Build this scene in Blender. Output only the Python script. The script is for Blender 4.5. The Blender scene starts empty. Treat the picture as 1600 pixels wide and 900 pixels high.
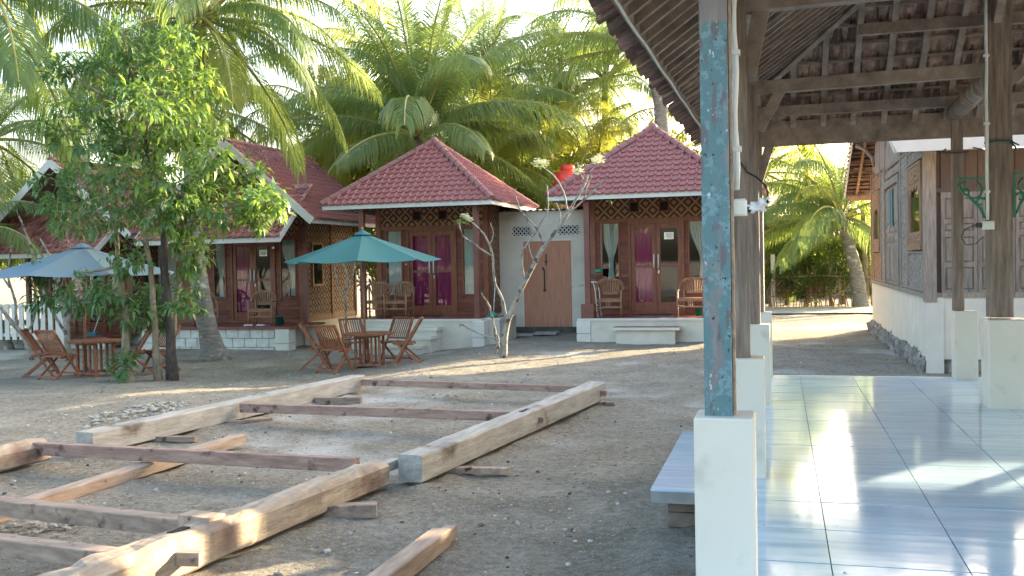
import bpy, bmesh, math, random
import numpy as np
from mathutils import Vector, Matrix, Euler
from mathutils import noise as mnoise

sc = bpy.context.scene
col = sc.collection
R = math.radians
rnd = random.Random(7)

# ---------------------------------------------------------------- camera
F_PX, PITCH, ROLL, YAW, EYE = 1537.0, 0.0261, -0.0199, 0.267, 1.617
cd = bpy.data.cameras.new('camera')
cd.sensor_width = 36.0
cd.lens = F_PX / 1600.0 * 36.0
cd.clip_start = 0.05
cd.clip_end = 2000
cam = bpy.data.objects.new('camera', cd)
col.objects.link(cam)
cy_, sy_ = math.cos(YAW), math.sin(YAW)
fw = Vector((-sy_, cy_, 0)); rt = Vector((cy_, sy_, 0)); up = Vector((0, 0, 1))
f2 = fw * math.cos(PITCH) - up * math.sin(PITCH)
u2 = up * math.cos(PITCH) + fw * math.sin(PITCH)
r3 = rt * math.cos(ROLL) + u2 * math.sin(ROLL)
u3 = u2 * math.cos(ROLL) - rt * math.sin(ROLL)
mw = Matrix(((r3.x, u3.x, -f2.x, 0), (r3.y, u3.y, -f2.y, 0), (r3.z, u3.z, -f2.z, EYE), (0, 0, 0, 1)))
cam.matrix_world = mw
sc.camera = cam

# ---------------------------------------------------------------- world, sun, exposure
SUN_EL = 12.5
SUN_DIR = Vector((0.59, 0.81, 0)).normalized()          # towards the sun, on the ground
w = bpy.data.worlds.new('World'); sc.world = w
w.use_nodes = True
wn = w.node_tree.nodes; wl = w.node_tree.links
sky = wn.new('ShaderNodeTexSky'); sky.sky_type = 'NISHITA'; sky.sun_disc = False
sky.sun_elevation = R(SUN_EL)
sky.sun_rotation = math.atan2(SUN_DIR.x, SUN_DIR.y)
sky.dust_density = 5.0; sky.ozone_density = 1.0; sky.air_density = 1.0
bg = wn['Background']; bg.inputs['Strength'].default_value = 0.15
wl.new(sky.outputs[0], bg.inputs['Color'])
sl = bpy.data.lights.new('sun', 'SUN'); sl.energy = 4.2; sl.angle = R(0.5); sl.color = (1.0, 0.80, 0.52)
so = bpy.data.objects.new('sun', sl); col.objects.link(so)
sd = Vector((SUN_DIR.x * math.cos(R(SUN_EL)), SUN_DIR.y * math.cos(R(SUN_EL)), math.sin(R(SUN_EL))))
so.rotation_euler = sd.to_track_quat('Z', 'Y').to_euler()
so.location = (20, 20, 20)
vs = sc.view_settings
vs.view_transform = 'Standard'; vs.look = 'None'; vs.gamma = 1.0; vs.use_curve_mapping = False
vs.exposure = 2.9

# ---------------------------------------------------------------- materials
MAT = {}
def newmat(name):
    m = bpy.data.materials.new(name); m.use_nodes = True
    MAT[name] = m
    return m, m.node_tree.nodes, m.node_tree.links, m.node_tree.nodes['Principled BSDF']

def rgb(c): return (c[0], c[1], c[2], 1.0)

def surf(name, cols, scale=4.0, stretch=(1, 1, 1), rough=0.7, bump=0.3, bdist=0.01, detail=6.0, island=0.0,
         bscale=None, spec=0.4, speck=None, metal=0.0, dirt=None):
    """noise driven colours (list of (pos, rgb)), bump, optional random tint per loose piece"""
    m, n, l, b = newmat(name)
    tc = n.new('ShaderNodeTexCoord'); mp = n.new('ShaderNodeMapping')
    mp.inputs['Scale'].default_value = stretch
    l.new(tc.outputs['Object'], mp.inputs['Vector'])
    t = n.new('ShaderNodeTexNoise'); t.inputs['Scale'].default_value = scale
    t.inputs['Detail'].default_value = detail; t.inputs['Roughness'].default_value = 0.62
    l.new(mp.outputs[0], t.inputs['Vector'])
    cr = n.new('ShaderNodeValToRGB')
    e = cr.color_ramp.elements
    while len(e) < len(cols): e.new(0.5)
    for i, (p, c) in enumerate(cols):
        e[i].position = p; e[i].color = rgb(c)
    l.new(t.outputs['Fac'], cr.inputs['Fac'])
    out = cr.outputs['Color']
    if island > 0:
        g = n.new('ShaderNodeNewGeometry')
        hs = n.new('ShaderNodeHueSaturation')
        mr = n.new('ShaderNodeMapRange')
        mr.inputs['To Min'].default_value = 1 - island; mr.inputs['To Max'].default_value = 1 + island
        l.new(g.outputs['Random Per Island'], mr.inputs['Value'])
        l.new(mr.outputs[0], hs.inputs['Value']); l.new(out, hs.inputs['Color'])
        mr2 = n.new('ShaderNodeMapRange')
        mr2.inputs['To Min'].default_value = 0.5 - island * .04; mr2.inputs['To Max'].default_value = 0.5 + island * .04
        ml = n.new('ShaderNodeMath'); ml.operation = 'FRACT'
        ml2 = n.new('ShaderNodeMath'); ml2.operation = 'MULTIPLY'; ml2.inputs[1].default_value = 7.31
        l.new(g.outputs['Random Per Island'], ml2.inputs[0]); l.new(ml2.outputs[0], ml.inputs[0])
        l.new(ml.outputs[0], mr2.inputs['Value']); l.new(mr2.outputs[0], hs.inputs['Hue'])
        out = hs.outputs['Color']
    if speck:
        # speck = (colour, scale, lo, hi)
        t3 = n.new('ShaderNodeTexNoise'); t3.inputs['Scale'].default_value = speck[1]; t3.inputs['Detail'].default_value = 5
        l.new(tc.outputs['Object'], t3.inputs['Vector'])
        mr = n.new('ShaderNodeMapRange'); mr.inputs['From Min'].default_value = speck[2]; mr.inputs['From Max'].default_value = speck[3]
        l.new(t3.outputs['Fac'], mr.inputs['Value'])
        mx = n.new('ShaderNodeMix'); mx.data_type = 'RGBA'
        l.new(mr.outputs[0], mx.inputs['Factor']); l.new(out, mx.inputs[6]); mx.inputs[7].default_value = rgb(speck[0])
        out = mx.outputs[2]
    l.new(out, b.inputs['Base Color'])
    b.inputs['Roughness'].default_value = rough
    b.inputs['Metallic'].default_value = metal
    b.inputs['Specular IOR Level'].default_value = spec
    if bump > 0:
        t2 = n.new('ShaderNodeTexNoise'); t2.inputs['Scale'].default_value = bscale or scale * 3
        t2.inputs['Detail'].default_value = 8
        l.new(mp.outputs[0], t2.inputs['Vector'])
        bp = n.new('ShaderNodeBump'); bp.inputs['Strength'].default_value = bump; bp.inputs['Distance'].default_value = bdist
        l.new(t2.outputs['Fac'], bp.inputs['Height']); l.new(bp.outputs[0], b.inputs['Normal'])
    return m

def leafmat(name, c1, c2, trans=0.45, tcol=(0.35, 0.5, 0.05), rough=0.45, scale=1.2):
    m, n, l, b = newmat(name)
    tc = n.new('ShaderNodeTexCoord')
    oi = n.new('ShaderNodeObjectInfo')
    t = n.new('ShaderNodeTexNoise'); t.inputs['Scale'].default_value = scale; t.inputs['Detail'].default_value = 3
    l.new(tc.outputs['Object'], t.inputs['Vector'])
    g = n.new('ShaderNodeNewGeometry')
    ad = n.new('ShaderNodeMath'); ad.operation = 'ADD'
    l.new(g.outputs['Random Per Island'], ad.inputs[0]); l.new(t.outputs['Fac'], ad.inputs[1])
    ad2 = n.new('ShaderNodeMath'); ad2.operation = 'MULTIPLY'; ad2.inputs[1].default_value = 0.4
    l.new(oi.outputs['Random'], ad2.inputs[0])
    ad3 = n.new('ShaderNodeMath'); ad3.operation = 'ADD'
    l.new(ad.outputs[0], ad3.inputs[0]); l.new(ad2.outputs[0], ad3.inputs[1])
    mr = n.new('ShaderNodeMapRange'); mr.inputs['From Min'].default_value = 0.35; mr.inputs['From Max'].default_value = 1.75
    l.new(ad3.outputs[0], mr.inputs['Value'])
    mx = n.new('ShaderNodeMix'); mx.data_type = 'RGBA'
    l.new(mr.outputs[0], mx.inputs['Factor']); mx.inputs[6].default_value = rgb(c1); mx.inputs[7].default_value = rgb(c2)
    l.new(mx.outputs[2], b.inputs['Base Color'])
    b.inputs['Roughness'].default_value = rough; b.inputs['Specular IOR Level'].default_value = 0.35
    tr = n.new('ShaderNodeBsdfTranslucent')
    mx2 = n.new('ShaderNodeMix'); mx2.data_type = 'RGBA'; mx2.blend_type = 'MULTIPLY'
    mx2.inputs['Factor'].default_value = 0.35
    mx2.inputs[6].default_value = rgb(tcol)
    l.new(mx.outputs[2], mx2.inputs[7])
    mx2.blend_type = 'MIX'
    l.new(mx2.outputs[2], tr.inputs['Color'])
    ms = n.new('ShaderNodeMixShader'); ms.inputs['Fac'].default_value = trans
    l.new(b.outputs[0], ms.inputs[1]); l.new(tr.outputs[0], ms.inputs[2])
    l.new(ms.outputs[0], n['Material Output'].inputs['Surface'])
    return m

def woven(name, axis, per, c1, c2, z0=0.0):
    """nested diamonds woven from light and dark bamboo strips"""
    m, n, l, b = newmat(name)
    tc = n.new('ShaderNodeTexCoord'); sp = n.new('ShaderNodeSeparateXYZ')
    l.new(tc.outputs['Object'], sp.inputs[0])
    def mth(op, a, bb=None):
        q = n.new('ShaderNodeMath'); q.operation = op
        for i, v in enumerate((a, bb)):
            if v is None: continue
            if isinstance(v, (int, float)): q.inputs[i].default_value = v
            else: l.new(v, q.inputs[i])
        return q.outputs[0]
    def tri(s):
        return mth('ABSOLUTE', mth('SUBTRACT', mth('FRACT', mth('MULTIPLY', s, 1.0 / per)), 0.5))
    d = mth('ADD', tri(sp.outputs[axis]), tri(mth('ADD', sp.outputs[2], z0)))
    s = mth('SINE', mth('MULTIPLY', d, 2 * math.pi * 2.5))
    k = mth('GREATER_THAN', s, 0.05)
    t = n.new('ShaderNodeTexNoise'); t.inputs['Scale'].default_value = 30
    l.new(tc.outputs['Object'], t.inputs['Vector'])
    mx = n.new('ShaderNodeMix'); mx.data_type = 'RGBA'
    l.new(k, mx.inputs['Factor']); mx.inputs[6].default_value = rgb(c1); mx.inputs[7].default_value = rgb(c2)
    mx2 = n.new('ShaderNodeMix'); mx2.data_type = 'RGBA'; mx2.blend_type = 'MULTIPLY'; mx2.inputs['Factor'].default_value = 0.5
    l.new(mx.outputs[2], mx2.inputs[6]); l.new(t.outputs['Color'], mx2.inputs[7])
    l.new(mx2.outputs[2], b.inputs['Base Color'])
    b.inputs['Roughness'].default_value = 0.75
    bp = n.new('ShaderNodeBump'); bp.inputs['Strength'].default_value = 0.5; bp.inputs['Distance'].default_value = 0.004
    l.new(s, bp.inputs['Height']); l.new(bp.outputs[0], b.inputs['Normal'])
    return m

# woods
surf('teak', [(0.3, (0.10, 0.030, 0.014)), (0.7, (0.24, 0.085, 0.04))], 5, (1, 1, 6), 0.5, 0.25)
surf('teak_furniture', [(0.3, (0.17, 0.062, 0.032)), (0.7, (0.34, 0.14, 0.07))], 8, (2, 2, 2), 0.5, 0.2, island=.15)
surf('teak_worn', [(0.3, (0.19, 0.095, 0.05)), (0.7, (0.36, 0.20, 0.11))], 8, (2, 2, 2), 0.5, 0.2, island=.15)
surf('board_red', [(0.25, (0.085, 0.024, 0.014)), (0.5, (0.18, 0.055, 0.03)), (0.75, (0.27, 0.10, 0.055))], 5, (0.8, 0.8, 8), 0.55, 0.3, island=.22)
surf('door_wood', [(0.3, (0.13, 0.038, 0.018)), (0.7, (0.29, 0.10, 0.05))], 5, (6, 6, 0.7), 0.4, 0.2)
surf('plywood', [(0.3, (0.34, 0.15, 0.09)), (0.7, (0.50, 0.245, 0.15))], 4, (9, 9, 0.5), 0.55, 0.2)
surf('porch_red', [(0.3, (0.15, 0.045, 0.033)), (0.7, (0.26, 0.085, 0.06))], 3, (1, 1, 1), 0.35, 0.1)
surf('brown_paint', [(0.3, (0.13, 0.05, 0.04)), (0.7, (0.19, 0.075, 0.055))], 3, (1, 1, 1), 0.45, 0.1)
surf('post_wood', [(0.25, (0.10, 0.075, 0.06)), (0.5, (0.21, 0.16, 0.125)), (0.75, (0.33, 0.265, 0.21))], 9, (4, 4, 0.35), 0.75, 0.5, .006)
surf('roof_wood', [(0.25, (0.12, 0.10, 0.082)), (0.55, (0.26, 0.212, 0.17)), (0.8, (0.42, 0.355, 0.295))], 7, (1, 1, 1), 0.8, 0.4, .006, island=.25)
surf('log_pale', [(0.2, (0.19, 0.175, 0.15)), (0.5, (0.34, 0.32, 0.285)), (0.8, (0.47, 0.445, 0.40))], 6, (3, 0.35, 3), 0.8, 0.6, .01,
     speck=((0.10, 0.07, 0.05), 2.2, 0.60, 0.72))
surf('log_rough', [(0.2, (0.17, 0.13, 0.095)), (0.5, (0.34, 0.27, 0.20)), (0.8, (0.50, 0.415, 0.315))], 6, (3, 0.4, 3), 0.8, 0.7, .012,
     speck=((0.12, 0.06, 0.05), 1.9, 0.55, 0.7))
surf('joist_wood', [(0.25, (0.15, 0.095, 0.07)), (0.5, (0.29, 0.212, 0.158)), (0.75, (0.42, 0.33, 0.255))], 7, (0.4, 3, 3), 0.75, 0.5, .006,
     speck=((0.09, 0.06, 0.05), 9, 0.60, 0.72))
surf('joist_red', [(0.25, (0.15, 0.085, 0.062)), (0.5, (0.29, 0.18, 0.14)), (0.75, (0.43, 0.30, 0.235))], 7, (0.4, 3, 3), 0.75, 0.5, .006,
     speck=((0.07, 0.045, 0.035), 7, 0.58, 0.70))
surf('plank_wood', [(0.25, (0.21, 0.14, 0.10)), (0.5, (0.36, 0.26, 0.19)), (0.75, (0.50, 0.38, 0.29))], 7, (3, 0.4, 3), 0.75, 0.5, .006,
     speck=((0.05, 0.035, 0.025), 5.5, 0.66, 0.70))
surf('grey_wood', [(0.25, (0.13, 0.115, 0.10)), (0.5, (0.27, 0.235, 0.20)), (0.8, (0.42, 0.37, 0.32))], 8, (5, 5, 0.5), 0.8, 0.4, .005)
surf('grey_brown_wood', [(0.25, (0.11, 0.095, 0.082)), (0.5, (0.21, 0.185, 0.16)), (0.8, (0.32, 0.285, 0.25))], 6, (5, 5, 0.6), 0.7, 0.4, .005)
surf('orange_wood', [(0.25, (0.17, 0.095, 0.055)), (0.5, (0.29, 0.175, 0.105)), (0.8, (0.42, 0.28, 0.18))], 8, (5, 5, 0.6), 0.65, 0.4, .005)
surf('dark_red_wood', [(0.25, (0.055, 0.038, 0.034)), (0.8, (0.115, 0.082, 0.072))], 6, (5, 5, 0.6), 0.6, 0.3, .005)
def carved(name, c1, c2, sc_=26):
    m, n, l, b = newmat(name)
    tc = n.new('ShaderNodeTexCoord')
    v = n.new('ShaderNodeTexVoronoi'); v.inputs['Scale'].default_value = sc_; v.feature = 'SMOOTH_F1'
    l.new(tc.outputs['Object'], v.inputs['Vector'])
    cr = n.new('ShaderNodeValToRGB'); cr.color_ramp.elements[0].position = .15; cr.color_ramp.elements[1].position = .6
    cr.color_ramp.elements[0].color = rgb(c2); cr.color_ramp.elements[1].color = rgb(c1)
    l.new(v.outputs['Distance'], cr.inputs['Fac']); l.new(cr.outputs[0], b.inputs['Base Color'])
    b.inputs['Roughness'].default_value = .75
    bp = n.new('ShaderNodeBump'); bp.invert = True; bp.inputs['Strength'].default_value = 1; bp.inputs['Distance'].default_value = .02
    l.new(v.outputs['Distance'], bp.inputs['Height']); l.new(bp.outputs[0], b.inputs['Normal'])
carved('carved_grey', (0.15, 0.13, 0.115), (0.40, 0.36, 0.31))
carved('carved_orange', (0.16, 0.085, 0.045), (0.44, 0.28, 0.17))

# masonry, plaster
surf('white_paint', [(0.3, (0.56, 0.55, 0.49)), (0.7, (0.68, 0.665, 0.60))], 2.5, (1, 1, 1), 0.55, 0.12, .004,
     speck=((0.45, 0.47, 0.43), 3.0, 0.62, 0.85))
surf('pedestal_paint', [(0.3, (0.62, 0.59, 0.50)), (0.7, (0.70, 0.665, 0.57))], 1.6, (1, 1, 1), 0.4, 0.1, .003,
     speck=((0.40, 0.38, 0.31), 5.0, 0.60, 0.85))
surf('fascia_paint', [(0.3, (0.52, 0.53, 0.50)), (0.7, (0.64, 0.64, 0.60))], 3, (1, 1, 1), 0.5, 0.05, .003)
surf('plaster', [(0.3, (0.53, 0.50, 0.42)), (0.7, (0.66, 0.63, 0.53))], 1.8, (1, 1, 1.5), 0.75, 0.2, .006,
     speck=((0.36, 0.37, 0.32), 1.6, 0.58, 0.85))
surf('block_stone', [(0.3, (0.45, 0.45, 0.41)), (0.7, (0.70, 0.70, 0.65))], 5, (1, 1, 1), 0.8, 0.4, .008, island=.12)
surf('foundation', [(0.3, (0.13, 0.115, 0.10)), (0.5, (0.24, 0.22, 0.19)), (0.7, (0.42, 0.40, 0.36))], 6, (1, 1, 1), 0.9, 1.0, .04, bscale=14)
surf('dark_stone', [(0.3, (0.04, 0.045, 0.04)), (0.7, (0.12, 0.12, 0.10))], 8, (1, 1, 1), 0.9, 0.8, .02)
surf('concrete', [(0.3, (0.20, 0.20, 0.19)), (0.7, (0.36, 0.35, 0.33))], 5, (1, 1, 1), 0.85, 0.3, .005)
surf('brick', [(0.3, (0.22, 0.07, 0.045)), (0.7, (0.42, 0.16, 0.10))], 12, (1, 1, 1), 0.85, 0.4, .005, island=.25)
surf('leg_brick', [(0.3, (0.14, 0.11, 0.09)), (0.7, (0.26, 0.21, 0.17))], 9, (1, 1, 1), 0.85, 0.4, .005)
surf('roof_tile', [(0.25, (0.17, 0.058, 0.048)), (0.5, (0.34, 0.13, 0.108)), (0.75, (0.50, 0.24, 0.20))], 3.0, (1, 1, 1), 0.5, 0.3, .004, island=.28,
     speck=((0.10, 0.075, 0.065), 5.0, 0.55, 0.68))
surf('ridge_tile', [(0.25, (0.20, 0.078, 0.066)), (0.7, (0.34, 0.14, 0.12))], 4.0, (1, 1, 1), 0.5, 0.2, .004, island=.1,
     speck=((0.10, 0.05, 0.045), 3.0, 0.6, 0.78))
surf('old_tile', [(0.25, (0.06, 0.042, 0.034)), (0.5, (0.19, 0.118, 0.092)), (0.78, (0.38, 0.26, 0.21))], 9, (1, 1, 1), 0.9, 0.5, .01, island=.5)

# the ground
def ground_mat():
    m, n, l, b = newmat('dirt')
    tc = n.new('ShaderNodeTexCoord')
    def nz(s, d=8, r=.6):
        t = n.new('ShaderNodeTexNoise'); t.inputs['Scale'].default_value = s; t.inputs['Detail'].default_value = d
        t.inputs['Roughness'].default_value = r
        l.new(tc.outputs['Object'], t.inputs['Vector']); return t.outputs['Fac']
    def ramp(f, els):
        cr = n.new('ShaderNodeValToRGB'); e = cr.color_ramp.elements
        while len(e) < len(els): e.new(.5)
        for i, (p, c) in enumerate(els): e[i].position = p; e[i].color = rgb(c)
        l.new(f, cr.inputs['Fac']); return cr.outputs['Color']
    def mix(f, a, c, bt='MIX'):
        mx = n.new('ShaderNodeMix'); mx.data_type = 'RGBA'; mx.blend_type = bt
        if isinstance(f, float): mx.inputs['Factor'].default_value = f
        else: l.new(f, mx.inputs['Factor'])
        for i, v in ((6, a), (7, c)):
            if isinstance(v, tuple): mx.inputs[i].default_value = rgb(v)
            else: l.new(v, mx.inputs[i])
        return mx.outputs[2]
    def rng(f, a, b_):
        mr = n.new('ShaderNodeMapRange'); mr.inputs['From Min'].default_value = a; mr.inputs['From Max'].default_value = b_
        mr.interpolation_type = 'SMOOTHSTEP'
        l.new(f, mr.inputs['Value']); return mr.outputs[0]
    base = ramp(nz(1.3, 10, .7), [(0.25, (0.26, 0.235, 0.18)), (0.5, (0.41, 0.38, 0.315)), (0.75, (0.56, 0.525, 0.445))])
    fine = ramp(nz(16, 10, .75), [(0.30, (0.30, 0.28, 0.25)), (0.5, (0.66, 0.64, 0.61)), (0.68, (1.0, 0.99, 0.96))])
    c = mix(0.8, base, fine, 'MULTIPLY')
    pale = rng(nz(0.33, 4), 0.54, 0.66)
    c = mix(pale, c, (0.50, 0.485, 0.44))
    c = mix(0.5, c, ramp(nz(26, 6, .8), [(0.38, (0.45, .43, .40)), (0.6, (1, 1, 1))]), 'MULTIPLY')
    red = rng(nz(0.75, 3), 0.66, 0.75)
    c = mix(red, c, (0.27, 0.155, 0.095))
    grit = rng(nz(48, 3, .8), 0.60, 0.66)
    c = mix(grit, c, (0.50, 0.48, 0.43))
    dk = rng(nz(32, 3, .8), 0.60, 0.68)
    c = mix(dk, c, (0.08, 0.07, 0.055))
    l.new(c, b.inputs['Base Color']); b.inputs['Roughness'].default_value = .95; b.inputs['Specular IOR Level'].default_value = .15
    bp = n.new('ShaderNodeBump'); bp.inputs['Strength'].default_value = 1; bp.inputs['Distance'].default_value = .025
    l.new(nz(16, 10, .8), bp.inputs['Height'])
    bp2 = n.new('ShaderNodeBump'); bp2.inputs['Strength'].default_value = .5; bp2.inputs['Distance'].default_value = .06
    l.new(nz(4, 6, .6), bp2.inputs['Height']); l.new(bp.outputs[0], bp2.inputs['Normal'])
    l.new(bp2.outputs[0], b.inputs['Normal'])
ground_mat()
surf('pebble', [(0.3, (0.20, 0.18, 0.15)), (0.7, (0.44, 0.41, 0.35))], 6, (1, 1, 1), 0.9, 0.3, .004, island=.75)
surf('coral_stone', [(0.3, (0.27, 0.25, 0.20)), (0.7, (0.46, 0.43, 0.36))], 14, (1, 1, 1), 0.9, 0.7, .008, island=.2)
surf('road', [(0.3, (0.26, 0.25, 0.23)), (0.7, (0.42, 0.40, 0.36))], 1.5, (.3, 1, 1), 0.9, 0.3, .01)
surf('litter', [(0.3, (0.16, 0.09, 0.045)), (0.7, (0.36, 0.24, 0.12))], 12, (1, 1, 1), 0.8, 0.2, .004, island=.35)

# glossy floor tile
def tile_mat():
    m, n, l, b = newmat('floor_tile')
    tc = n.new('ShaderNodeTexCoord'); oi = n.new('ShaderNodeObjectInfo')
    mp = n.new('ShaderNodeMapping'); mp.inputs['Scale'].default_value = (.7, 5, 1)
    ad = n.new('ShaderNodeVectorMath'); ad.operation = 'ADD'
    l.new(tc.outputs['Object'], ad.inputs[0]); l.new(oi.outputs['Location'], ad.inputs[1])
    l.new(ad.outputs[0], mp.inputs['Vector'])
    t = n.new('ShaderNodeTexNoise'); t.inputs['Scale'].default_value = 3; t.inputs['Detail'].default_value = 8
    l.new(mp.outputs[0], t.inputs['Vector'])
    cr = n.new('ShaderNodeValToRGB'); e = cr.color_ramp.elements
    e[0].position = .3; e[0].color = rgb((.38, .53, .65)); e[1].position = .7; e[1].color = rgb((.51, .66, .76))
    l.new(t.outputs['Fac'], cr.inputs['Fac']); l.new(cr.outputs[0], b.inputs['Base Color'])
    mr = n.new('ShaderNodeMapRange'); mr.inputs['To Min'].default_value = .03; mr.inputs['To Max'].default_value = .16
    l.new(t.outputs['Fac'], mr.inputs['Value']); l.new(mr.outputs[0], b.inputs['Roughness'])
    b.inputs['Specular IOR Level'].default_value = .6
    t2 = n.new('ShaderNodeTexNoise'); t2.inputs['Scale'].default_value = 9; t2.inputs['Detail'].default_value = 2
    l.new(ad.outputs[0], t2.inputs['Vector'])
    bp = n.new('ShaderNodeBump'); bp.inputs['Strength'].default_value = .12; bp.inputs['Distance'].default_value = .004
    l.new(t2.outputs['Fac'], bp.inputs['Height']); l.new(bp.outputs[0], b.inputs['Normal'])
tile_mat()
surf('grout', [(0.3, (0.05, 0.06, 0.07)), (0.7, (0.12, 0.13, 0.14))], 10, (1, 1, 1), 0.8, 0)

# peeling teal paint on the near post
def teal_mat():
    m, n, l, b = newmat('peeling_teal')
    tc = n.new('ShaderNodeTexCoord')
    def nz(s, st=(1, 1, 1), d=8, r=.65):
        mp = n.new('ShaderNodeMapping'); mp.inputs['Scale'].default_value = st
        l.new(tc.outputs['Object'], mp.inputs['Vector'])
        t = n.new('ShaderNodeTexNoise'); t.inputs['Scale'].default_value = s; t.inputs['Detail'].default_value = d; t.inputs['Roughness'].default_value = r
        l.new(mp.outputs[0], t.inputs['Vector']); return t.outputs['Fac']
    def rng(f, a, b_):
        mr = n.new('ShaderNodeMapRange'); mr.inputs['From Min'].default_value = a; mr.inputs['From Max'].default_value = b_
        l.new(f, mr.inputs['Value']); return mr.outputs[0]
    def mix(f, a, c):
        mx = n.new('ShaderNodeMix'); mx.data_type = 'RGBA'; l.new(f, mx.inputs['Factor'])
        for i, v in ((6, a), (7, c)):
            if isinstance(v, tuple): mx.inputs[i].default_value = rgb(v)
            else: l.new(v, mx.inputs[i])
        return mx.outputs[2]
    wood = mix(nz(12, (3, 3, .5)), (.10, .09, .09), (.30, .27, .25))
    c = mix(rng(nz(4, (1.3, 1.3, .35)), .44, .49), wood, (.085, .175, .19))
    c = mix(rng(nz(30), .52, .60), c, (.15, .255, .28))
    c = mix(rng(nz(14, (1.4, 1.4, .4)), .54, .58), c, (.115, .11, .115))
    c = mix(rng(nz(26, (1.4, 1.4, .7), 3), .67, .69), c, (.42, .48, .48))
    c = mix(rng(nz(70, (1, 1, .7), 2), .68, .70), c, (.03, .03, .03))
    # the top of the post was never painted
    sp = n.new('ShaderNodeSeparateXYZ'); l.new(tc.outputs['Object'], sp.inputs[0])
    c = mix(rng(sp.outputs[2], 2.425 - .417, 2.44 - .417), c, wood)
    l.new(c, b.inputs['Base Color']); b.inputs['Roughness'].default_value = .6
    bp = n.new('ShaderNodeBump'); bp.inputs['Strength'].default_value = .6; bp.inputs['Distance'].default_value = .004
    l.new(nz(26), bp.inputs['Height']); l.new(bp.outputs[0], b.inputs['Normal'])
teal_mat()

woven('woven_front', 0, 0.30, (0.12, 0.042, 0.022), (0.44, 0.29, 0.165), .03)
woven('woven_gable', 0, 0.30, (0.13, 0.045, 0.022), (0.40, 0.24, 0.13), .03)
woven('woven_side', 1, 0.30, (0.12, 0.05, 0.03), (0.46, 0.31, 0.185), 0)
surf('bark_palm', [(0.25, (0.10, 0.085, 0.07)), (0.5, (0.22, 0.20, 0.17)), (0.8, (0.38, 0.36, 0.32))], 5, (1, 1, 5), 0.9, 0.8, .02,
     speck=((0.50, 0.52, 0.46), 4, .60, .70))
surf('bark_tree', [(0.25, (0.11, 0.08, 0.05)), (0.5, (0.23, 0.19, 0.13)), (0.8, (0.38, 0.33, 0.24))], 8, (1, 1, .6), 0.9, 0.7, .01)
surf('bark_dark', [(0.25, (0.03, 0.025, 0.02)), (0.6, (0.09, 0.075, 0.06)), (0.85, (0.22, 0.2, 0.17))], 9, (1, 1, .6), 0.9, 0.8, .015)
surf('bark_frangipani', [(0.25, (0.12, 0.11, 0.09)), (0.5, (0.26, 0.24, 0.20)), (0.8, (0.44, 0.41, 0.35))], 9, (1, 1, .8), 0.8, 0.5, .01,
     speck=((0.07, 0.06, 0.05), 9, .55, .63))
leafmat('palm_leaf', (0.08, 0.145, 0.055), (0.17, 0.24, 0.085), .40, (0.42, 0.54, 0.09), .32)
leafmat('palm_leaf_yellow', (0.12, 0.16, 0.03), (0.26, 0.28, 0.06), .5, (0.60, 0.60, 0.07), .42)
leafmat('palm_leaf_dry', (0.12, 0.075, 0.035), (0.25, 0.17, 0.09), .3, (0.45, 0.27, 0.09), .6)
leafmat('tree_leaf', (0.05, 0.115, 0.045), (0.10, 0.195, 0.075), .30, (0.30, 0.46, 0.08), .35)
leafmat('tree_leaf_pale', (0.10, 0.19, 0.05), (0.13, 0.24, 0.05), .45, (0.36, 0.52, 0.07), .38)
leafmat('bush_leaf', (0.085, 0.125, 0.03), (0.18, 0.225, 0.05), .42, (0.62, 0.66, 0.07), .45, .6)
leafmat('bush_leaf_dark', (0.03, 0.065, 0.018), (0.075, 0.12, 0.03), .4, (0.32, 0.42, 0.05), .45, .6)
surf('midrib', [(0.3, (0.24, 0.24, 0.06)), (0.7, (0.40, 0.38, 0.12))], 6, (1, 1, 1), 0.5, 0)
surf('petal', [(0.3, (0.70, 0.72, 0.45)), (0.7, (0.85, 0.85, 0.66))], 6, (1, 1, 1), 0.6, 0)
surf('coconut', [(0.3, (0.17, 0.22, 0.05)), (0.7, (0.30, 0.33, 0.09))], 4, (1, 1, 1), 0.5, 0)

# fabric, metal, plastic
def plain(name, c, rough=.5, metal=0, spec=.5, var=.12, sc_=6, bump=.05):
    return surf(name, [(0.3, tuple(x * (1 - var) for x in c)), (0.7, tuple(min(1, x * (1 + var)) for x in c))], sc_, (1, 1, 1), rough, bump, .002, metal=metal, spec=spec)
leafmat('canvas_teal', (0.045, 0.165, 0.17), (0.06, 0.205, 0.21), .22, (0.08, 0.34, 0.34), .8, 3)
leafmat('canvas_blue', (0.17, 0.27, 0.36), (0.22, 0.33, 0.42), .25, (0.40, 0.52, 0.60), .8, 3)
plain('curtain_white', (0.85, 0.86, 0.78), .9)
plain('curtain_magenta', (0.62, 0.03, 0.20), .8)
plain('paper', (0.78, 0.80, 0.80), .7)
plain('pvc', (0.68, 0.70, 0.67), .35)
plain('box_plastic', (0.62, 0.64, 0.58), .4)
plain('black_rubber', (0.02, 0.02, 0.02), .5)
plain('green_metal', (0.02, 0.17, 0.10), .45)
plain('green_plastic', (0.015, 0.22, 0.13), .35)
plain('bucket_dark', (0.02, 0.10, 0.085), .35)
plain('red_plastic', (0.70, 0.055, 0.035), .4)
plain('steel', (0.62, 0.60, 0.56), .28, 1.0)
plain('dark_iron', (0.05, 0.045, 0.04), .6)
plain('flag_red', (0.65, 0.02, 0.03), .8)
plain('cloth_white', (0.74, 0.74, 0.76), .8)
plain('cloth_black', (0.02, 0.02, 0.025), .8)
plain('rope', (0.42, 0.37, 0.30), .8)
plain('teal_paint', (0.05, 0.20, 0.23), .6)
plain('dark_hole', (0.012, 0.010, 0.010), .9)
plain('interior', (0.10, 0.06, 0.05), .9)
plain('vent_white', (0.60, 0.61, 0.56), .8)
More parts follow.
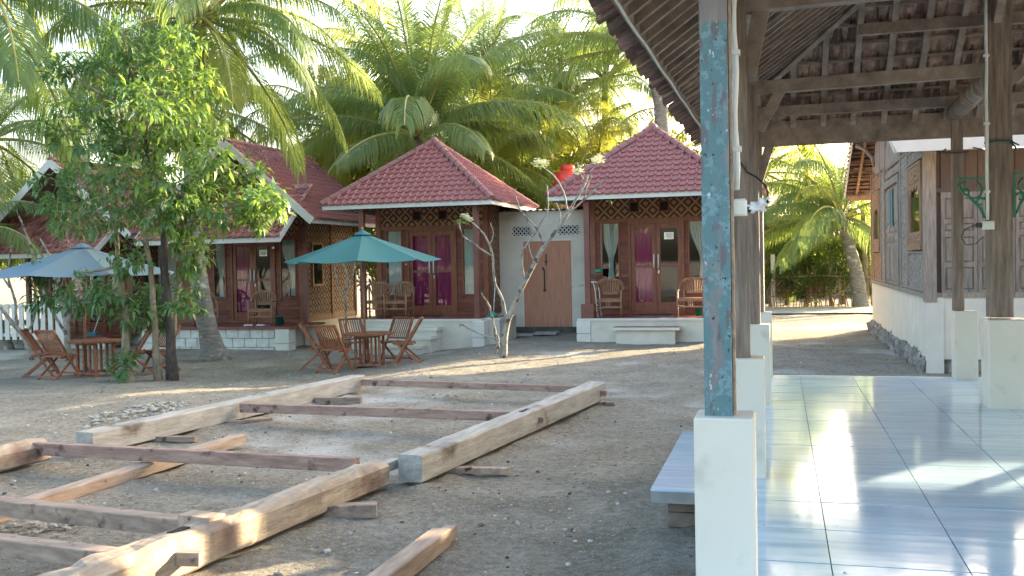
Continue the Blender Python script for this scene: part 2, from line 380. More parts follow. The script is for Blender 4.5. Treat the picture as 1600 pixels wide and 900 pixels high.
plain('mat_dark', (0.05, 0.03, 0.03), .95)
plain('hat_brown', (0.16, 0.085, 0.06), .8)
plain('grey_render', (0.30, 0.31, 0.31), .85)
plain('red_screen', (0.36, 0.12, 0.07), .8)
plain('fascia_end', (0.24, 0.22, 0.2), .8)
def glass_mat():
    m, n, l, b = newmat('glass')
    tr = n.new('ShaderNodeBsdfTransparent'); tr.inputs['Color'].default_value = (.82, .86, .86, 1)
    gl = n.new('ShaderNodeBsdfGlossy'); gl.inputs['Roughness'].default_value = .03
    fr = n.new('ShaderNodeFresnel'); fr.inputs['IOR'].default_value = 1.55
    mr = n.new('ShaderNodeMath'); mr.operation = 'ADD'; mr.inputs[1].default_value = .02
    l.new(fr.outputs[0], mr.inputs[0])
    ms = n.new('ShaderNodeMixShader'); l.new(mr.outputs[0], ms.inputs['Fac'])
    l.new(tr.outputs[0], ms.inputs[1]); l.new(gl.outputs[0], ms.inputs[2])
    l.new(ms.outputs[0], n['Material Output'].inputs['Surface'])
glass_mat()

# ---------------------------------------------------------------- object helpers
ORG = {}
def V(*a): return Vector(a)
def empty(name, loc=(0, 0, 0), label=None, cat=None, group=None):
    o = bpy.data.objects.new(name, None); o.empty_display_size = .1
    col.objects.link(o); o.location = loc
    ORG[o.name] = Vector(loc)
    tag(o, label, cat, group)
    return o
def tag(o, label=None, cat=None, group=None, kind=None):
    if label: o['label'] = label
    if cat: o['category'] = cat
    if group: o['group'] = group
    if kind: o['kind'] = kind
    return o
def org(p): return ORG.get(p.name, Vector((0, 0, 0))) if p else Vector((0, 0, 0))

class MB:
    def __init__(s): s.v = []; s.f = []; s.sm = []; s.mi = []; s.cur = 0
    def add(s, vs, fs, smooth=False):
        k = len(s.v); s.v.extend([tuple(p) for p in vs])
        for f in fs:
            s.f.append(tuple(i + k for i in f)); s.sm.append(smooth); s.mi.append(s.cur)
        return s
    def box(s, a, b):
        x0, y0, z0 = a; x1, y1, z1 = b
        if x0 > x1: x0, x1 = x1, x0
        if y0 > y1: y0, y1 = y1, y0
        if z0 > z1: z0, z1 = z1, z0
        return s.add([(x0, y0, z0), (x1, y0, z0), (x1, y1, z0), (x0, y1, z0), (x0, y0, z1), (x1, y0, z1), (x1, y1, z1), (x0, y1, z1)],
                     [(0, 3, 2, 1), (4, 5, 6, 7), (0, 1, 5, 4), (1, 2, 6, 5), (2, 3, 7, 6), (3, 0, 4, 7)])
    def cbox(s, c, d, rz=0, bev=0):
        """box by centre and size, turned about z"""
        hx, hy, hz = d[0] / 2, d[1] / 2, d[2] / 2
        if bev <= 0:
            P = [(-hx, -hy, -hz), (hx, -hy, -hz), (hx, hy, -hz), (-hx, hy, -hz), (-hx, -hy, hz), (hx, -hy, hz), (hx, hy, hz), (-hx, hy, hz)]
            Fs = [(0, 3, 2, 1), (4, 5, 6, 7), (0, 1, 5, 4), (1, 2, 6, 5), (2, 3, 7, 6), (3, 0, 4, 7)]
        else:
            e = bev
            ring = lambda z, k: [(-hx + k, -hy, z), (hx - k, -hy, z), (hx, -hy + k, z), (hx, hy - k, z), (hx - k, hy, z), (-hx + k, hy, z), (-hx, hy - k, z), (-hx, -hy + k, z)]
            P = ring(-hz, e) + ring(hz - e, e) + [(x * (1 - e / hx), y * (1 - e / hy), hz) for x, y, z in ring(hz, e)]
            Fs = [tuple(range(7, -1, -1)), tuple(range(16, 24))]
            for r_ in (0, 8):
                for i in range(8): Fs.append((r_ + i, r_ + (i + 1) % 8, r_ + 8 + (i + 1) % 8, r_ + 8 + i))
        c_, s_ = math.cos(rz), math.sin(rz)
        return s.add([(c[0] + x * c_ - y * s_, c[1] + x * s_ + y * c_, c[2] + z) for x, y, z in P], Fs)
    def beam(s, p, q, w_, h_, upv=(0, 0, 1), ends=None, bev=0):
        """rectangular bar from p to q; w_ across, h_ along upv"""
        p = Vector(p); q = Vector(q); d = (q - p).normalized(); u = Vector(upv)
        r = d.cross(u)
        if r.length < 1e-5: r = d.cross(Vector((1, 0, 0)))
        r.normalize(); u = r.cross(d).normalized()
        P = []
        if bev > 0:
            c = [(-w_ / 2 + bev, -h_ / 2), (w_ / 2 - bev, -h_ / 2), (w_ / 2, -h_ / 2 + bev), (w_ / 2, h_ / 2 - bev), (w_ / 2 - bev, h_ / 2), (-w_ / 2 + bev, h_ / 2), (-w_ / 2, h_ / 2 - bev), (-w_ / 2, -h_ / 2 + bev)]
        else:
            c = [(-w_ / 2, -h_ / 2), (w_ / 2, -h_ / 2), (w_ / 2, h_ / 2), (-w_ / 2, h_ / 2)]
        n = len(c)
        for o in (p, q):
            for a, b in c: P.append(o + r * a + u * b)
        Fs = [tuple(range(n)), tuple(range(2 * n - 1, n - 1, -1))]
        for i in range(n): Fs.append((i, n + i, n + (i + 1) % n, (i + 1) % n))
        return s.add(P, Fs)
    def tube(s, pts, rad, n=8, caps=True, smooth=True):
        pts = [Vector(p) for p in pts]; m = len(pts)
        if isinstance(rad, (int, float)): rad = [rad] * m
        ref = Vector((0.13, 0.21, 0.97)); P = []
        prev = None
        for i, p in enumerate(pts):
            d = (pts[min(i + 1, m - 1)] - pts[max(i - 1, 0)])
            if d.length < 1e-9: d = Vector((0, 0, 1))
            d.normalize()
            if prev is None:
                a = d.cross(ref)
                if a.length < 1e-3: a = d.cross(Vector((1, 0, 0)))
            else:
                a = prev - d * prev.dot(d)
            a.normalize(); prev = a; b = d.cross(a)
            for k in range(n):
                t = 2 * math.pi * k / n
                P.append(p + (a * math.cos(t) + b * math.sin(t)) * rad[i])
        Fs = []
        for i in range(m - 1):
            for k in range(n):
                Fs.append((i * n + k, i * n + (k + 1) % n, (i + 1) * n + (k + 1) % n, (i + 1) * n + k))
        s.add(P, Fs, smooth)
        if caps:
            k0 = len(s.v) - len(P)
            s.f.append(tuple(k0 + k for k in range(n - 1, -1, -1))); s.sm.append(False); s.mi.append(s.cur)
            s.f.append(tuple(k0 + (m - 1) * n + k for k in range(n))); s.sm.append(False); s.mi.append(s.cur)
        return s
    def lathe(s, c, prof, n=20, smooth=True):
        P = []
        for r_, z in prof:
            for k in range(n):
                t = 2 * math.pi * k / n; P.append((c[0] + r_ * math.cos(t), c[1] + r_ * math.sin(t), c[2] + z))
        Fs = []
        for i in range(len(prof) - 1):
            for k in range(n): Fs.append((i * n + k, i * n + (k + 1) % n, (i + 1) * n + (k + 1) % n, (i + 1) * n + k))
        return s.add(P, Fs, smooth)
    def quad(s, a, b, c, d): return s.add([a, b, c, d], [(0, 1, 2, 3)])
    def prism(s, poly, d):
        """closed polygon (3-d points) pushed along vector d"""
        d = Vector(d); n = len(poly); P = [Vector(p) for p in poly]; P += [p + d for p in P]
        Fs = [tuple(range(n - 1, -1, -1)), tuple(range(n, 2 * n))]
        for i in range(n): Fs.append((i, (i + 1) % n, n + (i + 1) % n, n + i))
        return s.add(P, Fs)
    def mesh(s, name, mats, o=Vector((0, 0, 0))):
        me = bpy.data.meshes.new(name)
        me.from_pydata([(p[0] - o.x, p[1] - o.y, p[2] - o.z) for p in s.v], [], s.f)
        me.polygons.foreach_set('use_smooth', s.sm)
        if not isinstance(mats, (list, tuple)): mats = [mats]
        for m in mats: me.materials.append(MAT[m])
        me.polygons.foreach_set('material_index', s.mi)
        me.update()
        return me
    def build(s, name, mats, parent=None, label=None, cat=None, group=None, kind=None, loc=None):
        if parent is not None:
            o_ = org(parent)
        elif loc is not None: o_ = Vector(loc)
        else: o_ = Vector((0, 0, 0))
        me = s.mesh(name, mats, o_)
        ob = bpy.data.objects.new(name, me); col.objects.link(ob)
        if parent is not None: ob.parent = parent
        else: ob.location = o_
        ORG[ob.name] = o_
        tag(ob, label, cat, group, kind)
        return ob

def inst(name, me, parent=None, loc=(0, 0, 0), rot=(0, 0, 0), scale=1.0, kind=None, label=None):
    """object on a shared mesh; loc in world, parent unrotated"""
    ob = bpy.data.objects.new(name, me); col.objects.link(ob)
    p = Vector(loc)
    if parent is not None: ob.parent = parent; p = p - org(parent)
    ob.location = p; ob.rotation_euler = rot
    ob.scale = (scale, scale, scale) if isinstance(scale, (int, float)) else scale
    tag(ob, label, None, None, kind)
    return ob

def kids(o): return [c for c in list(CH.get(o.name, [])) ]
CH = {}
def index_children():
    CH.clear()
    for o in bpy.data.objects:
        if o.parent: CH.setdefault(o.parent.name, []).append(o)
def copy_tree(o, loc=None, rz=None, label=None, parent=None, scale=None):
    c = o.copy(); col.objects.link(c)
    if parent is not None: c.parent = parent
    if loc is not None: c.location = loc
    if rz is not None: c.rotation_euler = (0, 0, rz)
    if scale is not None: c.scale = (scale, scale, scale)
    if label: c['label'] = label
    for k in kids(o): copy_tree(k, parent=c)
    return c

def sstep(a, b, x):
    t = max(0.0, min(1.0, (x - a) / (b - a))); return t * t * (3 - 2 * t)
def gz(x, y):
    """height of the ground"""
    return -0.19 * sstep(-4.9, -7.2, x) * sstep(10.5, 15, y)

# ---------------------------------------------------------------- the ground
def axis_vals(a, b, step, far, grow=1.25):
    m = list(np.arange(a, b + 1e-6, step)); s = step
    lo = []; x = a
    while x > -far: s *= grow; x -= s; lo.append(x)
    hi = []; x = b; s = step
    while x < far: s *= grow; x += s; hi.append(x)
    return lo[::-1] + m + hi
LOGS = [((-5.90, 7.28), (-5.24, 11.60)), ((-2.60, 6.62), (-2.04, 11.08)), ((-2.80, 6.50), (-3.20, 3.30)), ((-6.05, 6.93), (-6.42, 3.6)), ((-1.93, 4.05), (-1.90, 5.3)), ((-4.95, 5.15), (-4.76, 7.93))]
def seg_d(x, y, s):
    (ax, ay), (bx, by) = s; dx, dy = bx - ax, by - ay; t = max(0, min(1, ((x - ax) * dx + (y - ay) * dy) / (dx * dx + dy * dy)))
    return math.hypot(x - ax - t * dx, y - ay - t * dy)
def build_ground():
    xs = axis_vals(-13, 2.2, .065, 420); ys = axis_vals(2.8, 17, .065, 420)
    nx, ny = len(xs), len(ys); P = []
    N = mnoise.noise
    for y in ys:
        for x in xs:
            z = gz(x, y)
            if -30 < x < 20 and -5 < y < 45:
                z += .035 * N((x * .45, y * .45, 1)) + .016 * N((x * 1.9, y * 1.9, 5))
                if -14 < x < 2.5 and 2 < y < 18: z += .009 * N((x * 7, y * 7, 9)) + .006 * N((x * 15, y * 15, 2))
                if -7 < x < -1.4 and 3 < y < 12:
                    d = min(seg_d(x, y, s) for s in LOGS)
                    z += .034 * math.exp(-((d - .10) / .07) ** 2) * (.6 + N((x * 4, y * 4, 7)))
                # trodden-up soil against the pavilion edge
                e = math.exp(-((x + .55) / .28) ** 2) * sstep(8, 6.5, y)
                z += e * (.05 + .05 * N((x * 5, y * 3, 4)))
            P.append((x, y, z - .012))
    F_ = [(j * nx + i, j * nx + i + 1, (j + 1) * nx + i + 1, (j + 1) * nx + i) for j in range(ny - 1) for i in range(nx - 1)]
    m = MB(); m.v = P; m.f = F_; m.sm = [True] * len(F_); m.mi = [0] * len(F_)
    m.build('ground', 'dirt', kind='structure')
build_ground()
# pale packed road behind the yard
m = MB()
xs = [-40 + i * 1.0 for i in range(81)]
for i in range(80):
    a, b = xs[i], xs[i + 1]
    w0 = .25 * mnoise.noise((a * .3, 0, 0)); w1 = .25 * mnoise.noise((b * .3, 0, 0))
    m.quad((a, 28.6 + w0, .035), (b, 28.6 + w1, .035), (b, 32.2 - w1, .035), (a, 32.2 - w0, .035))
m.build('road', 'road', kind='structure')

# ---------------------------------------------------------------- roof tiles
def tile_piece(mb, o, u, v, n, tw, th, lift=.030, arch=.034):
    """one S-shaped clay tile: o = lower left corner, u along the eave, v up the slope, n outwards"""
    prof = [(0.0, .0), (.16, -.004), (.66, .002), (.76, arch), (.90, arch), (1.0, .002)]
    P = []
    for (a, h) in prof:
        P.append(o + u * (a * tw) + n * (h + lift)); P.append(o + u * (a * tw) + v * (th * 1.12) + n * (h))
    k = len(prof)
    F_ = [(2 * i, 2 * i + 2, 2 * i + 3, 2 * i + 1) for i in range(k - 1)]
    # front lip
    base = len(P)
    for (a, h) in prof: P.append(o + u * (a * tw) + n * (h + lift - .034))
    F_ += [(base + i, base + i + 1, 2 * i + 2, 2 * i) for i in range(k - 1)]
    mb.add(P, F_)
TILE_ME = {}
def tile_slope(mb, o, u, v, n, inside, W, H, tw=.165, th=.187, single=None, parent=None, cap=10**6):
    o = Vector(o); u = Vector(u).normalized(); v = Vector(v).normalized(); n = Vector(n).normalized()
    rr = random.Random(3)
    for j in range(int(H / th) + 1):
        off = 0
        for i in range(-1, int(W / tw) + 1):
            cu, cv = (i + .5) * tw + off, (j + .5) * th
            if inside(cu, cv):
                jit = n * rr.uniform(-.003, .004); q = o + u * (i * tw + off) + v * (j * th) + jit
                if single is not None and single[0] < cap:
                    key = (round(tw, 4), round(th, 4))
                    if key not in TILE_ME:
                        tb = MB(); tile_piece(tb, Vector((0, 0, 0)), Vector((1, 0, 0)), Vector((0, 1, 0)), Vector((0, 0, 1)), tw * 1.02, th); TILE_ME[key] = tb.mesh('roof_tile', 'roof_tile')
                    e = Matrix((u, v, n)).transposed().to_euler()
                    inst('roof_tile', TILE_ME[key], parent, q, (e.x + rr.uniform(-.01, .01), e.y + rr.uniform(-.01, .01), e.z)); single[0] += 1
                else: tile_piece(mb, q, u, v, n, tw * 1.02, th)
def ridge_line(p, q, parent, n, step=.25, rad=.085, me_cache={}):
    """overlapping half-round ridge tiles, one object each"""
    p = Vector(p); q = Vector(q); L = (q - p).length; k = max(1, int(L / step))
    if 'm' not in me_cache:
        mb = MB(); P = []; F_ = []
        ns = 6
        for zi, (x, r_) in enumerate(((0, 1.0), (.05, 1.04), (.06, .98), (1.1, .86))):
            for a in range(ns + 1):
                t = math.pi * a / ns
                P.append((x, math.cos(t) * r_, math.sin(t) * r_))
        for zi in range(3):
            for a in range(ns):
                F_.append((zi * (ns + 1) + a, zi * (ns + 1) + a + 1, (zi + 1) * (ns + 1) + a + 1, (zi + 1) * (ns + 1) + a))
        F_.append(tuple(range(ns, -1, -1)))
        mb.add(P, F_, False); me_cache['m'] = mb.mesh('ridge_tile', 'ridge_tile')
    d = (q - p).normalized(); s = d.cross(Vector(n)).normalized() * -1; up_ = s.cross(d) * -1
    if up_.z < 0: up_ = -up_
    s = up_.cross(d)
    M = Matrix((d, s, up_)).transposed()
    e = M.to_euler()
    for i in range(k):
        inst('ridge_tile', me_cache['m'], parent, p + d * (L / k * i), e, (L / k, rad, rad))

def pyramid_roof(root, cx, cy, z, h, H, drop=0):
    """tiled hipped roof: centre, eave height z, half width h, rise H"""
    m = MB()
    A = Vector((cx, cy, z + H)); C = [Vector((cx - h, cy - h, z)), Vector((cx + h, cy - h, z)), Vector((cx + h, cy + h, z)), Vector((cx - h, cy + h, z))]
    th_ = Vector((0, 0, -.05))
    m.add(C + [A] + [c + th_ for c in C] + [A + th_ * 2], [(0, 1, 4), (1, 2, 4), (2, 3, 4), (3, 0, 4), (6, 5, 9), (7, 6, 9), (8, 7, 9), (5, 8, 9), (0, 5, 6, 1), (1, 6, 7, 2), (2, 7, 8, 3), (3, 8, 5, 0)])
    roof = m.build('roof', 'roof_wood', root)
    t = MB(); sl_ = math.hypot(h, H); cnt = [0]
    for k in range(4):
        a = C[k]; b = C[(k + 1) % 4]
        u = (b - a).normalized(); mid = (a + b) / 2; v = (A - mid).normalized(); n = u.cross(v).normalized()
        if n.z < 0: n = -n
        W = 2 * h
        ins = lambda cu, cv: cv < sl_ - .02 and cu > cv / sl_ * h - .01 and cu < W - cv / sl_ * h + .01
        tile_slope(t, a - v * .07 + n * .012, u, v, n, ins, W, sl_, W / round(W / .165), .187, cnt if k < 2 else None, roof, 300)
    t.build('roof_tiles', 'roof_tile', roof, kind='stuff')
    for k in range(4):
        a = C[k]
        dn = (A - a).normalized()
        out = Vector((a.x - cx, a.y - cy, 0)).normalized()
        n = (dn.cross(Vector((0, 0, 1)))).cross(dn)
        ridge_line(a - dn * .06 + Vector((0, 0, .012)), A + Vector((0, 0, .01)), roof, (0, 0, 1))
    kn = MB(); kn.lathe((A.x, A.y, A.z - .02), [(.10, 0), (.11, .05), (.085, .10), (.04, .13), (0, .14)], 10)
    kn.build('finial', 'ridge_tile', roof)
    # painted fascia boards, one each side
    for k in range(4):
        a = C[k]; b = C[(k + 1) % 4]; u = (b - a).normalized(); out = Vector((u.y, -u.x, 0))
        fb = MB(); fb.beam(a + out * .012 + V(0, 0, -.062) - u * .01, b + out * .012 + V(0, 0, -.062) + u * .01, .022, .125)
        fb.build('fascia', 'fascia_paint', roof)
    # soffit rafters
    for k in range(4):
        a = C[k]; b = C[(k + 1) % 4]; u = (b - a).normalized(); mid = (a + b) / 2; v = (A - mid).normalized()
        rb = MB()
        for i in range(1, 8):
            p = a + u * (2 * h * i / 8); Lr = min(i, 8 - i) / 4 * sl_ * .9
            rb.beam(p + V(0, 0, -.09) + v * .03, p + V(0, 0, -.09) + v * Lr, .04, .06)
        rb.build('rafters', 'roof_wood', roof, kind='stuff')
    return roof

# ---------------------------------------------------------------- doors, windows, curtains
def curtain(mb, x0, x1, z0, z1, y, style, seed=0):
    """gathered cloth; style 'full', 'tied' (drawn in low down), 'left', 'right' (swept to one side)"""
    nx, nz = 22, 14; P = []
    for j in range(nz + 1):
        t = j / nz; z = z1 + (z0 - z1) * t
        if style == 'full': a, b = 0, 1
        elif style == 'tied':
            w_ = 1 - .68 * sstep(.25, .72, t) + .14 * sstep(.8, 1, t); a, b = .5 - w_ / 2, .5 + w_ / 2
        elif style == 'left':
            w_ = 1 - .62 * sstep(.1, .72, t) + .08 * sstep(.8, 1, t); a, b = 1 - w_, 1
            a -= .0; b -= .12 * sstep(.8, .2, t) * 0
        else:
            w_ = 1 - .62 * sstep(.1, .72, t) + .08 * sstep(.8, 1, t); a, b = 0, w_
        for i in range(nx + 1):
            s = i / nx
            x = x0 + (x1 - x0) * (a + (b - a) * s)
            yy = y + .018 * math.sin(s * 34 + seed + t * 1.5) * (1.2 - .3 * t) + .006 * math.sin(s * 80 + seed)
            P.append((x, yy, z))
    F_ = [(j * (nx + 1) + i, j * (nx + 1) + i + 1, (j + 1) * (nx + 1) + i + 1, (j + 1) * (nx + 1) + i) for j in range(nz) for i in range(nx)]
    mb.add(P, F_, True)

def door_leaf(root, x0, x1, z0, z1, y, cur, handle_side, paper=False, magenta=None):
    """glazed timber leaf with a mid rail"""
    st = .085
    m = MB()
    zr = z0 + (z1 - z0) * .515
    m.box((x0, y - .02, z0), (x0 + st, y + .02, z1)); m.box((x1 - st, y - .02, z0), (x1, y + .02, z1))
    m.box((x0 + st, y - .018, z1 - .10), (x1 - st, y + .018, z1)); m.box((x0 + st, y - .018, z0), (x1 - st, y + .018, z0 + .19))
    m.box((x0 + st, y - .016, zr - .03), (x1 - st, y + .016, zr + .03))
    d = m.build('door', 'door_wood', root)
    for a, b in ((z0 + .19, zr - .03), (zr + .03, z1 - .10)):
        g = MB(); g.box((x0 + st, y - .004, a), (x1 - st, y + .004, b)); g.build('pane', 'glass', d)
    if magenta:
        c = MB(); curtain(c, x0 + st - .05, x1 - st + .05, z0 + .15, z1 - .06, y + .045, 'full', x0); c.build('curtain', 'curtain_magenta', d)
    hx = x1 - .045 if handle_side == 'r' else x0 + .045
    h = MB(); h.tube([(hx, y - .06, z0 + (z1 - z0) * .49), (hx, y - .06, z0 + (z1 - z0) * .65)], .016, 8)
    for q in (.52, .62): h.tube([(hx, y - .06, z0 + (z1 - z0) * q), (hx, y - .018, z0 + (z1 - z0) * q)], .006, 6)
    h.build('handle', 'pvc', d)
    if handle_side == 'l':
        k = MB(); k.tube([(hx, y - .03, z0 + (z1 - z0) * .45), (hx, y - .018, z0 + (z1 - z0) * .45)], .012, 8)
        k.box((hx - .012, y - .024, z0 + (z1 - z0) * .43), (hx + .012, y - .02, z0 + (z1 - z0) * .465)); k.build('lock', 'steel', d)
    if paper:
        p = MB(); px = (x0 + x1) / 2 + .0; pz = z1 - .27
        p.box((px - .085, y - .010, pz - .06), (px + .085, y - .006, pz + .06)); p.build('notice', 'paper', d)
        q = MB(); q.box((px - .099, y - .0065, pz - .073), (px + .099, y - .005, pz + .073)); q.build('notice_backing', 'steel', d)
    return d

def window(root, x0, x1, z0, z1, y, style, seed=0):
    fr = .028; m = MB()
    m.box((x0 - fr, y - .03, z0 - fr), (x0, y + .03, z1 + fr)); m.box((x1, y - .03, z0 - fr), (x1 + fr, y + .03, z1 + fr))
    m.box((x0, y - .03, z1), (x1, y + .03, z1 + fr)); m.box((x0, y - .03, z0 - fr), (x1, y + .03, z0))
    wd = m.build('window', 'door_wood', root)
    g = MB(); g.box((x0, y - .003, z0), (x1, y + .003, z1)); g.build('pane', 'glass', wd)
    c = MB(); curtain(c, x0 + .01, x1 - .01, z0 + (0 if style == 'full' else .02), z1, y + .06, style, seed); c.build('curtain', 'curtain_white', wd)
    return wd

def front_wall(root, cx, yw, dz, xl, xr, dc, wl, wr, cst, magenta, paper, ztop=2.93, frieze=True, mirror=False):
    """timber bungalow front: boards, woven frieze with two vents, glazed double door, two windows.
    heights are given for the bungalow on the right and moved by dz"""
    z0 = .46 + dz; zt = ztop + dz; zb = 2.44 + dz
    d0, d1 = dc - .545, dc + .545
    # corner posts
    for x in (xl, xr - .11):
        p = MB(); p.box((x, yw - .035, z0), (x + .11, yw + .06, zt)); p.build('corner_post', 'door_wood', root)
    # boards between openings
    bm = MB(); hb = .098
    spans = [(xl + .11, wl[0] - .03), (wl[1] + .03, d0 - .05), (d1 + .05, wr[0] - .03), (wr[1] + .03, xr - .11)]
    z = z0
    n = 0
    while z < zb - .02:
        ze = min(z + hb - .008, zb)
        for a, b in spans:
            if b - a > .02: bm.box((a, yw - .012 + .003 * ((n * 7) % 3), z), (b, yw + .02, ze))
        for (a, b) in (wl, wr):
            if ze < cst['zw'] + dz - .03: bm.box((a - .03, yw - .012, z), (b + .03, yw + .02, ze))
        z += hb; n += 1
    bm.build('boards', 'board_red', root, kind='stuff')
    # backing wall behind boards with the openings left free
    k = MB()
    k.box((xl + .02, yw + .02, z0), (wl[0] - .03, yw + .05, zb)); k.box((wl[1] + .03, yw + .02, z0), (d0 - .05, yw + .05, zb))
    k.box((d1 + .05, yw + .02, z0), (wr[0] - .03, yw + .05, zb)); k.box((wr[1] + .03, yw + .02, z0), (xr - .02, yw + .05, zb))
    for a, b in (wl, wr): k.box((a - .03, yw + .02, z0), (b + .03, yw + .05, cst['zw'] + dz - .03))
    k.build('wall', 'teak', root)
    # lintel beam
    b = MB(); b.box((xl + .11, yw - .03, zb), (xr - .11, yw + .05, zb + .07)); b.build('lintel', 'door_wood', root)
    # woven frieze with vents
    f = MB(); f.box((xl + .11, yw - .004, zb + .07), (xr - .11, yw + .03, zt)); f.build('woven_frieze', 'woven_front', root)
    for vx in cst['vents']:
        v = MB(); v.box((vx - .115, yw - .02, zt - .30), (vx + .115, yw - .006, zt - .06)); vo = v.build('vent', 'teak', root)
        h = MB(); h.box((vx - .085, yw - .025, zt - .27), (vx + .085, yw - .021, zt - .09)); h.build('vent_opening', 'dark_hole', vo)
    # door frame and leaves
    fr = MB()
    fr.box((d0 - .05, yw - .045, z0), (d0, yw + .05, zb)); fr.box((d1, yw - .045, z0), (d1 + .05, yw + .05, zb))
    fr.box((d0, yw - .045, zb - .05), (d1, yw + .05, zb)); fr.box((d0, yw - .045, z0), (d1, yw + .05, z0 + .05))
    fr.build('door_frame', 'door_wood', root)
    door_leaf(root, d0 + .003, dc - .003, z0 + .053, zb - .053, yw, None, 'r', False, magenta[0])
    door_leaf(root, dc + .003, d1 - .003, z0 + .053, zb - .053, yw, None, 'l', paper, magenta[1])
    zw = cst['zw'] + dz
    window(root, wl[0], wl[1], zw, zb - .03, yw, cst['cur'][0], 1.3)
    window(root, wr[0], wr[1], zw, zb - .03, yw, cst['cur'][1], 4.1)
    # the room behind the glass
    r_ = MB()
    r_.box((xl + .05, yw + 1.9, z0), (xr - .05, yw + 1.95, zt)); r_.box((xl + .05, yw + .1, z0 - .03), (xr - .05, yw + 1.9, z0 + .003))
    r_.box((xl + .03, yw + .06, z0), (xl + .06, yw + 1.9, zt)); r_.box((xr - .06, yw + .06, z0), (xr - .03, yw + 1.9, zt))
    r_.box((xl + .05, yw + .06, zt - .02), (xr - .05, yw + 1.9, zt))
    r_.build('room', 'interior', root)

# ================================================================ BUNGALOWS
ROWW = 21.1; ROWF = 19.45
def side_wall(root, x, y0, y1, z0, z1, face, win=None):
    """woven side wall in plane X=x; face = +1/-1 outward"""
    t = .03 * -face
    m = MB(); m.box((x, y0, z0 + .14), (x + t, y1, z1)); wv = m.build('woven_wall', 'woven_side', root)
    for y in (y0, (y0 + y1) / 2, y1):
        p = MB(); p.box((x + face * .03, y - .045, z0), (x + t * 1.2, y + .045, z1)); p.build('wall_post', 'teak', root)
    p = MB(); p.box((x + face * .02, y0 + .045, z0), (x + t * 1.1, (y0 + y1) / 2 - .045, z0 + .14)); p.build('sill_beam', 'teak', root)
    p = MB(); p.box((x + face * .02, (y0 + y1) / 2 + .045, z0), (x + t * 1.1, y1 - .045, z0 + .14)); p.build('sill_beam', 'teak', root)
    if win:
        a, b, c, d = win
        m = MB(); e = face * .035
        m.box((x + e, a - .06, c - .06), (x + face * .002, a, d + .06)); m.box((x + e, b, c - .06), (x + face * .002, b + .06, d + .06))
        m.box((x + e, a, d), (x + face * .002, b, d + .06)); m.box((x + e, a, c - .06), (x + face * .002, b, c))
        w_ = m.build('window', 'door_wood', root)
        g = MB(); g.box((x + face * .022, a, c), (x + face * .018, b, d)); g.build('pane', 'glass', w_)
        cb = MB(); cb.box((x + face * .008, a, c), (x + face * .004, b, d)); cb.build('curtain', 'curtain_white', w_)

def porch_box(root, x0, x1, y0, y1, z0, z1, name='porch', top='porch_red', side='plaster'):
    m = MB(); m.box((x0 + .02, y0 + .02, z0), (x1 - .02, y1, z1 - .05)); pb = m.build(name + '_base', side, root)
    m = MB(); m.box((x0, y0, z1 - .05), (x1, y0 + .06, z1 - .002)); m.box((x0, y0 + .06, z1 - .05), (x0 + .06, y1, z1 - .002)); m.box((x1 - .06, y0 + .06, z1 - .05), (x1, y1, z1 - .002))
    m.build(name + '_edge', 'white_paint', root)
    m = MB(); m.box((x0 + .06, y0 + .06, z1 - .045), (x1 - .06, y1, z1)); m.build(name + '_floor', top, root)

def corner_blocks(root, x0, x1, y0, y1, z0, z1):
    zm = (z0 + z1) / 2 - .0
    for a, b in ((z0, zm - .006), (zm + .006, z1)):
        m = MB(); m.cbox(((x0 + x1) / 2, (y0 + y1) / 2, (a + b) / 2), (x1 - x0, y1 - y0, b - a), 0, .008); m.build('corner_block', 'white_paint', root)

CST = dict(zw=1.20, vents=(), cur=('tied', 'left'))
# ---- right-hand hipped bungalow
b3 = empty('bungalow', (-2.62, 21.1, 0), 'hip roofed timber bungalow nearest the blue post, paper notice on its clear glass door', 'bungalow')
porch_box(b3, -3.97, -1.15, ROWF, ROWW + .02, -.08, .46)
corner_blocks(b3, -3.985, -3.70, ROWF - .015, ROWF + .27, -.1, .405)
m = MB(); m.box((-3.20, 19.08, .245), (-1.90, ROWF + .018, .298)); m.build('step_slab', 'white_paint', b3)
m = MB(); m.box((-3.19, 19.09, .297), (-1.91, ROWF + .017, .303)); m.build('step_tiles', 'porch_red', b3)
m = MB(); m.box((-3.14, 19.15, -.1), (-1.99, ROWF + .018, .244)); m.build('step_base', 'plaster', b3)
c3 = dict(CST); c3['vents'] = (-3.02, -2.38); c3['cur'] = ('tied', 'left')
front_wall(b3, -2.6, ROWW, 0, -3.98, -1.25, -2.56, (-3.72, -3.37), (-1.86, -1.50), c3, ('y', None), True)
side_wall(b3, -3.98, ROWW + .05, 23.2, .46, 2.93, -1)
side_wall(b3, -1.25, ROWW + .05, 23.2, .46, 2.93, 1)
m = MB(); m.box((-3.98, ROWW + .05, -.1), (-1.25, 23.2, .46)); m.build('plinth', 'plaster', b3)
m = MB(); m.box((-3.98, 23.2, -.1), (-1.25, 23.26, 2.93)); m.build('rear_wall', 'plaster', b3)
for x in (-3.76, -1.36):
    m = MB(); m.box((x - .055, ROWF + .05, .462), (x + .055, ROWF + .16, 2.86)); po = m.build('post', 'brown_paint', b3)
    m = MB(); m.box((x - .13, ROWF - .0, .462), (x + .13, ROWF + .24, .74)); m.build('post_foot', 'brown_paint', po)
pyramid_roof(b3, -2.60, 21.13, 2.955, 1.86, 1.46)
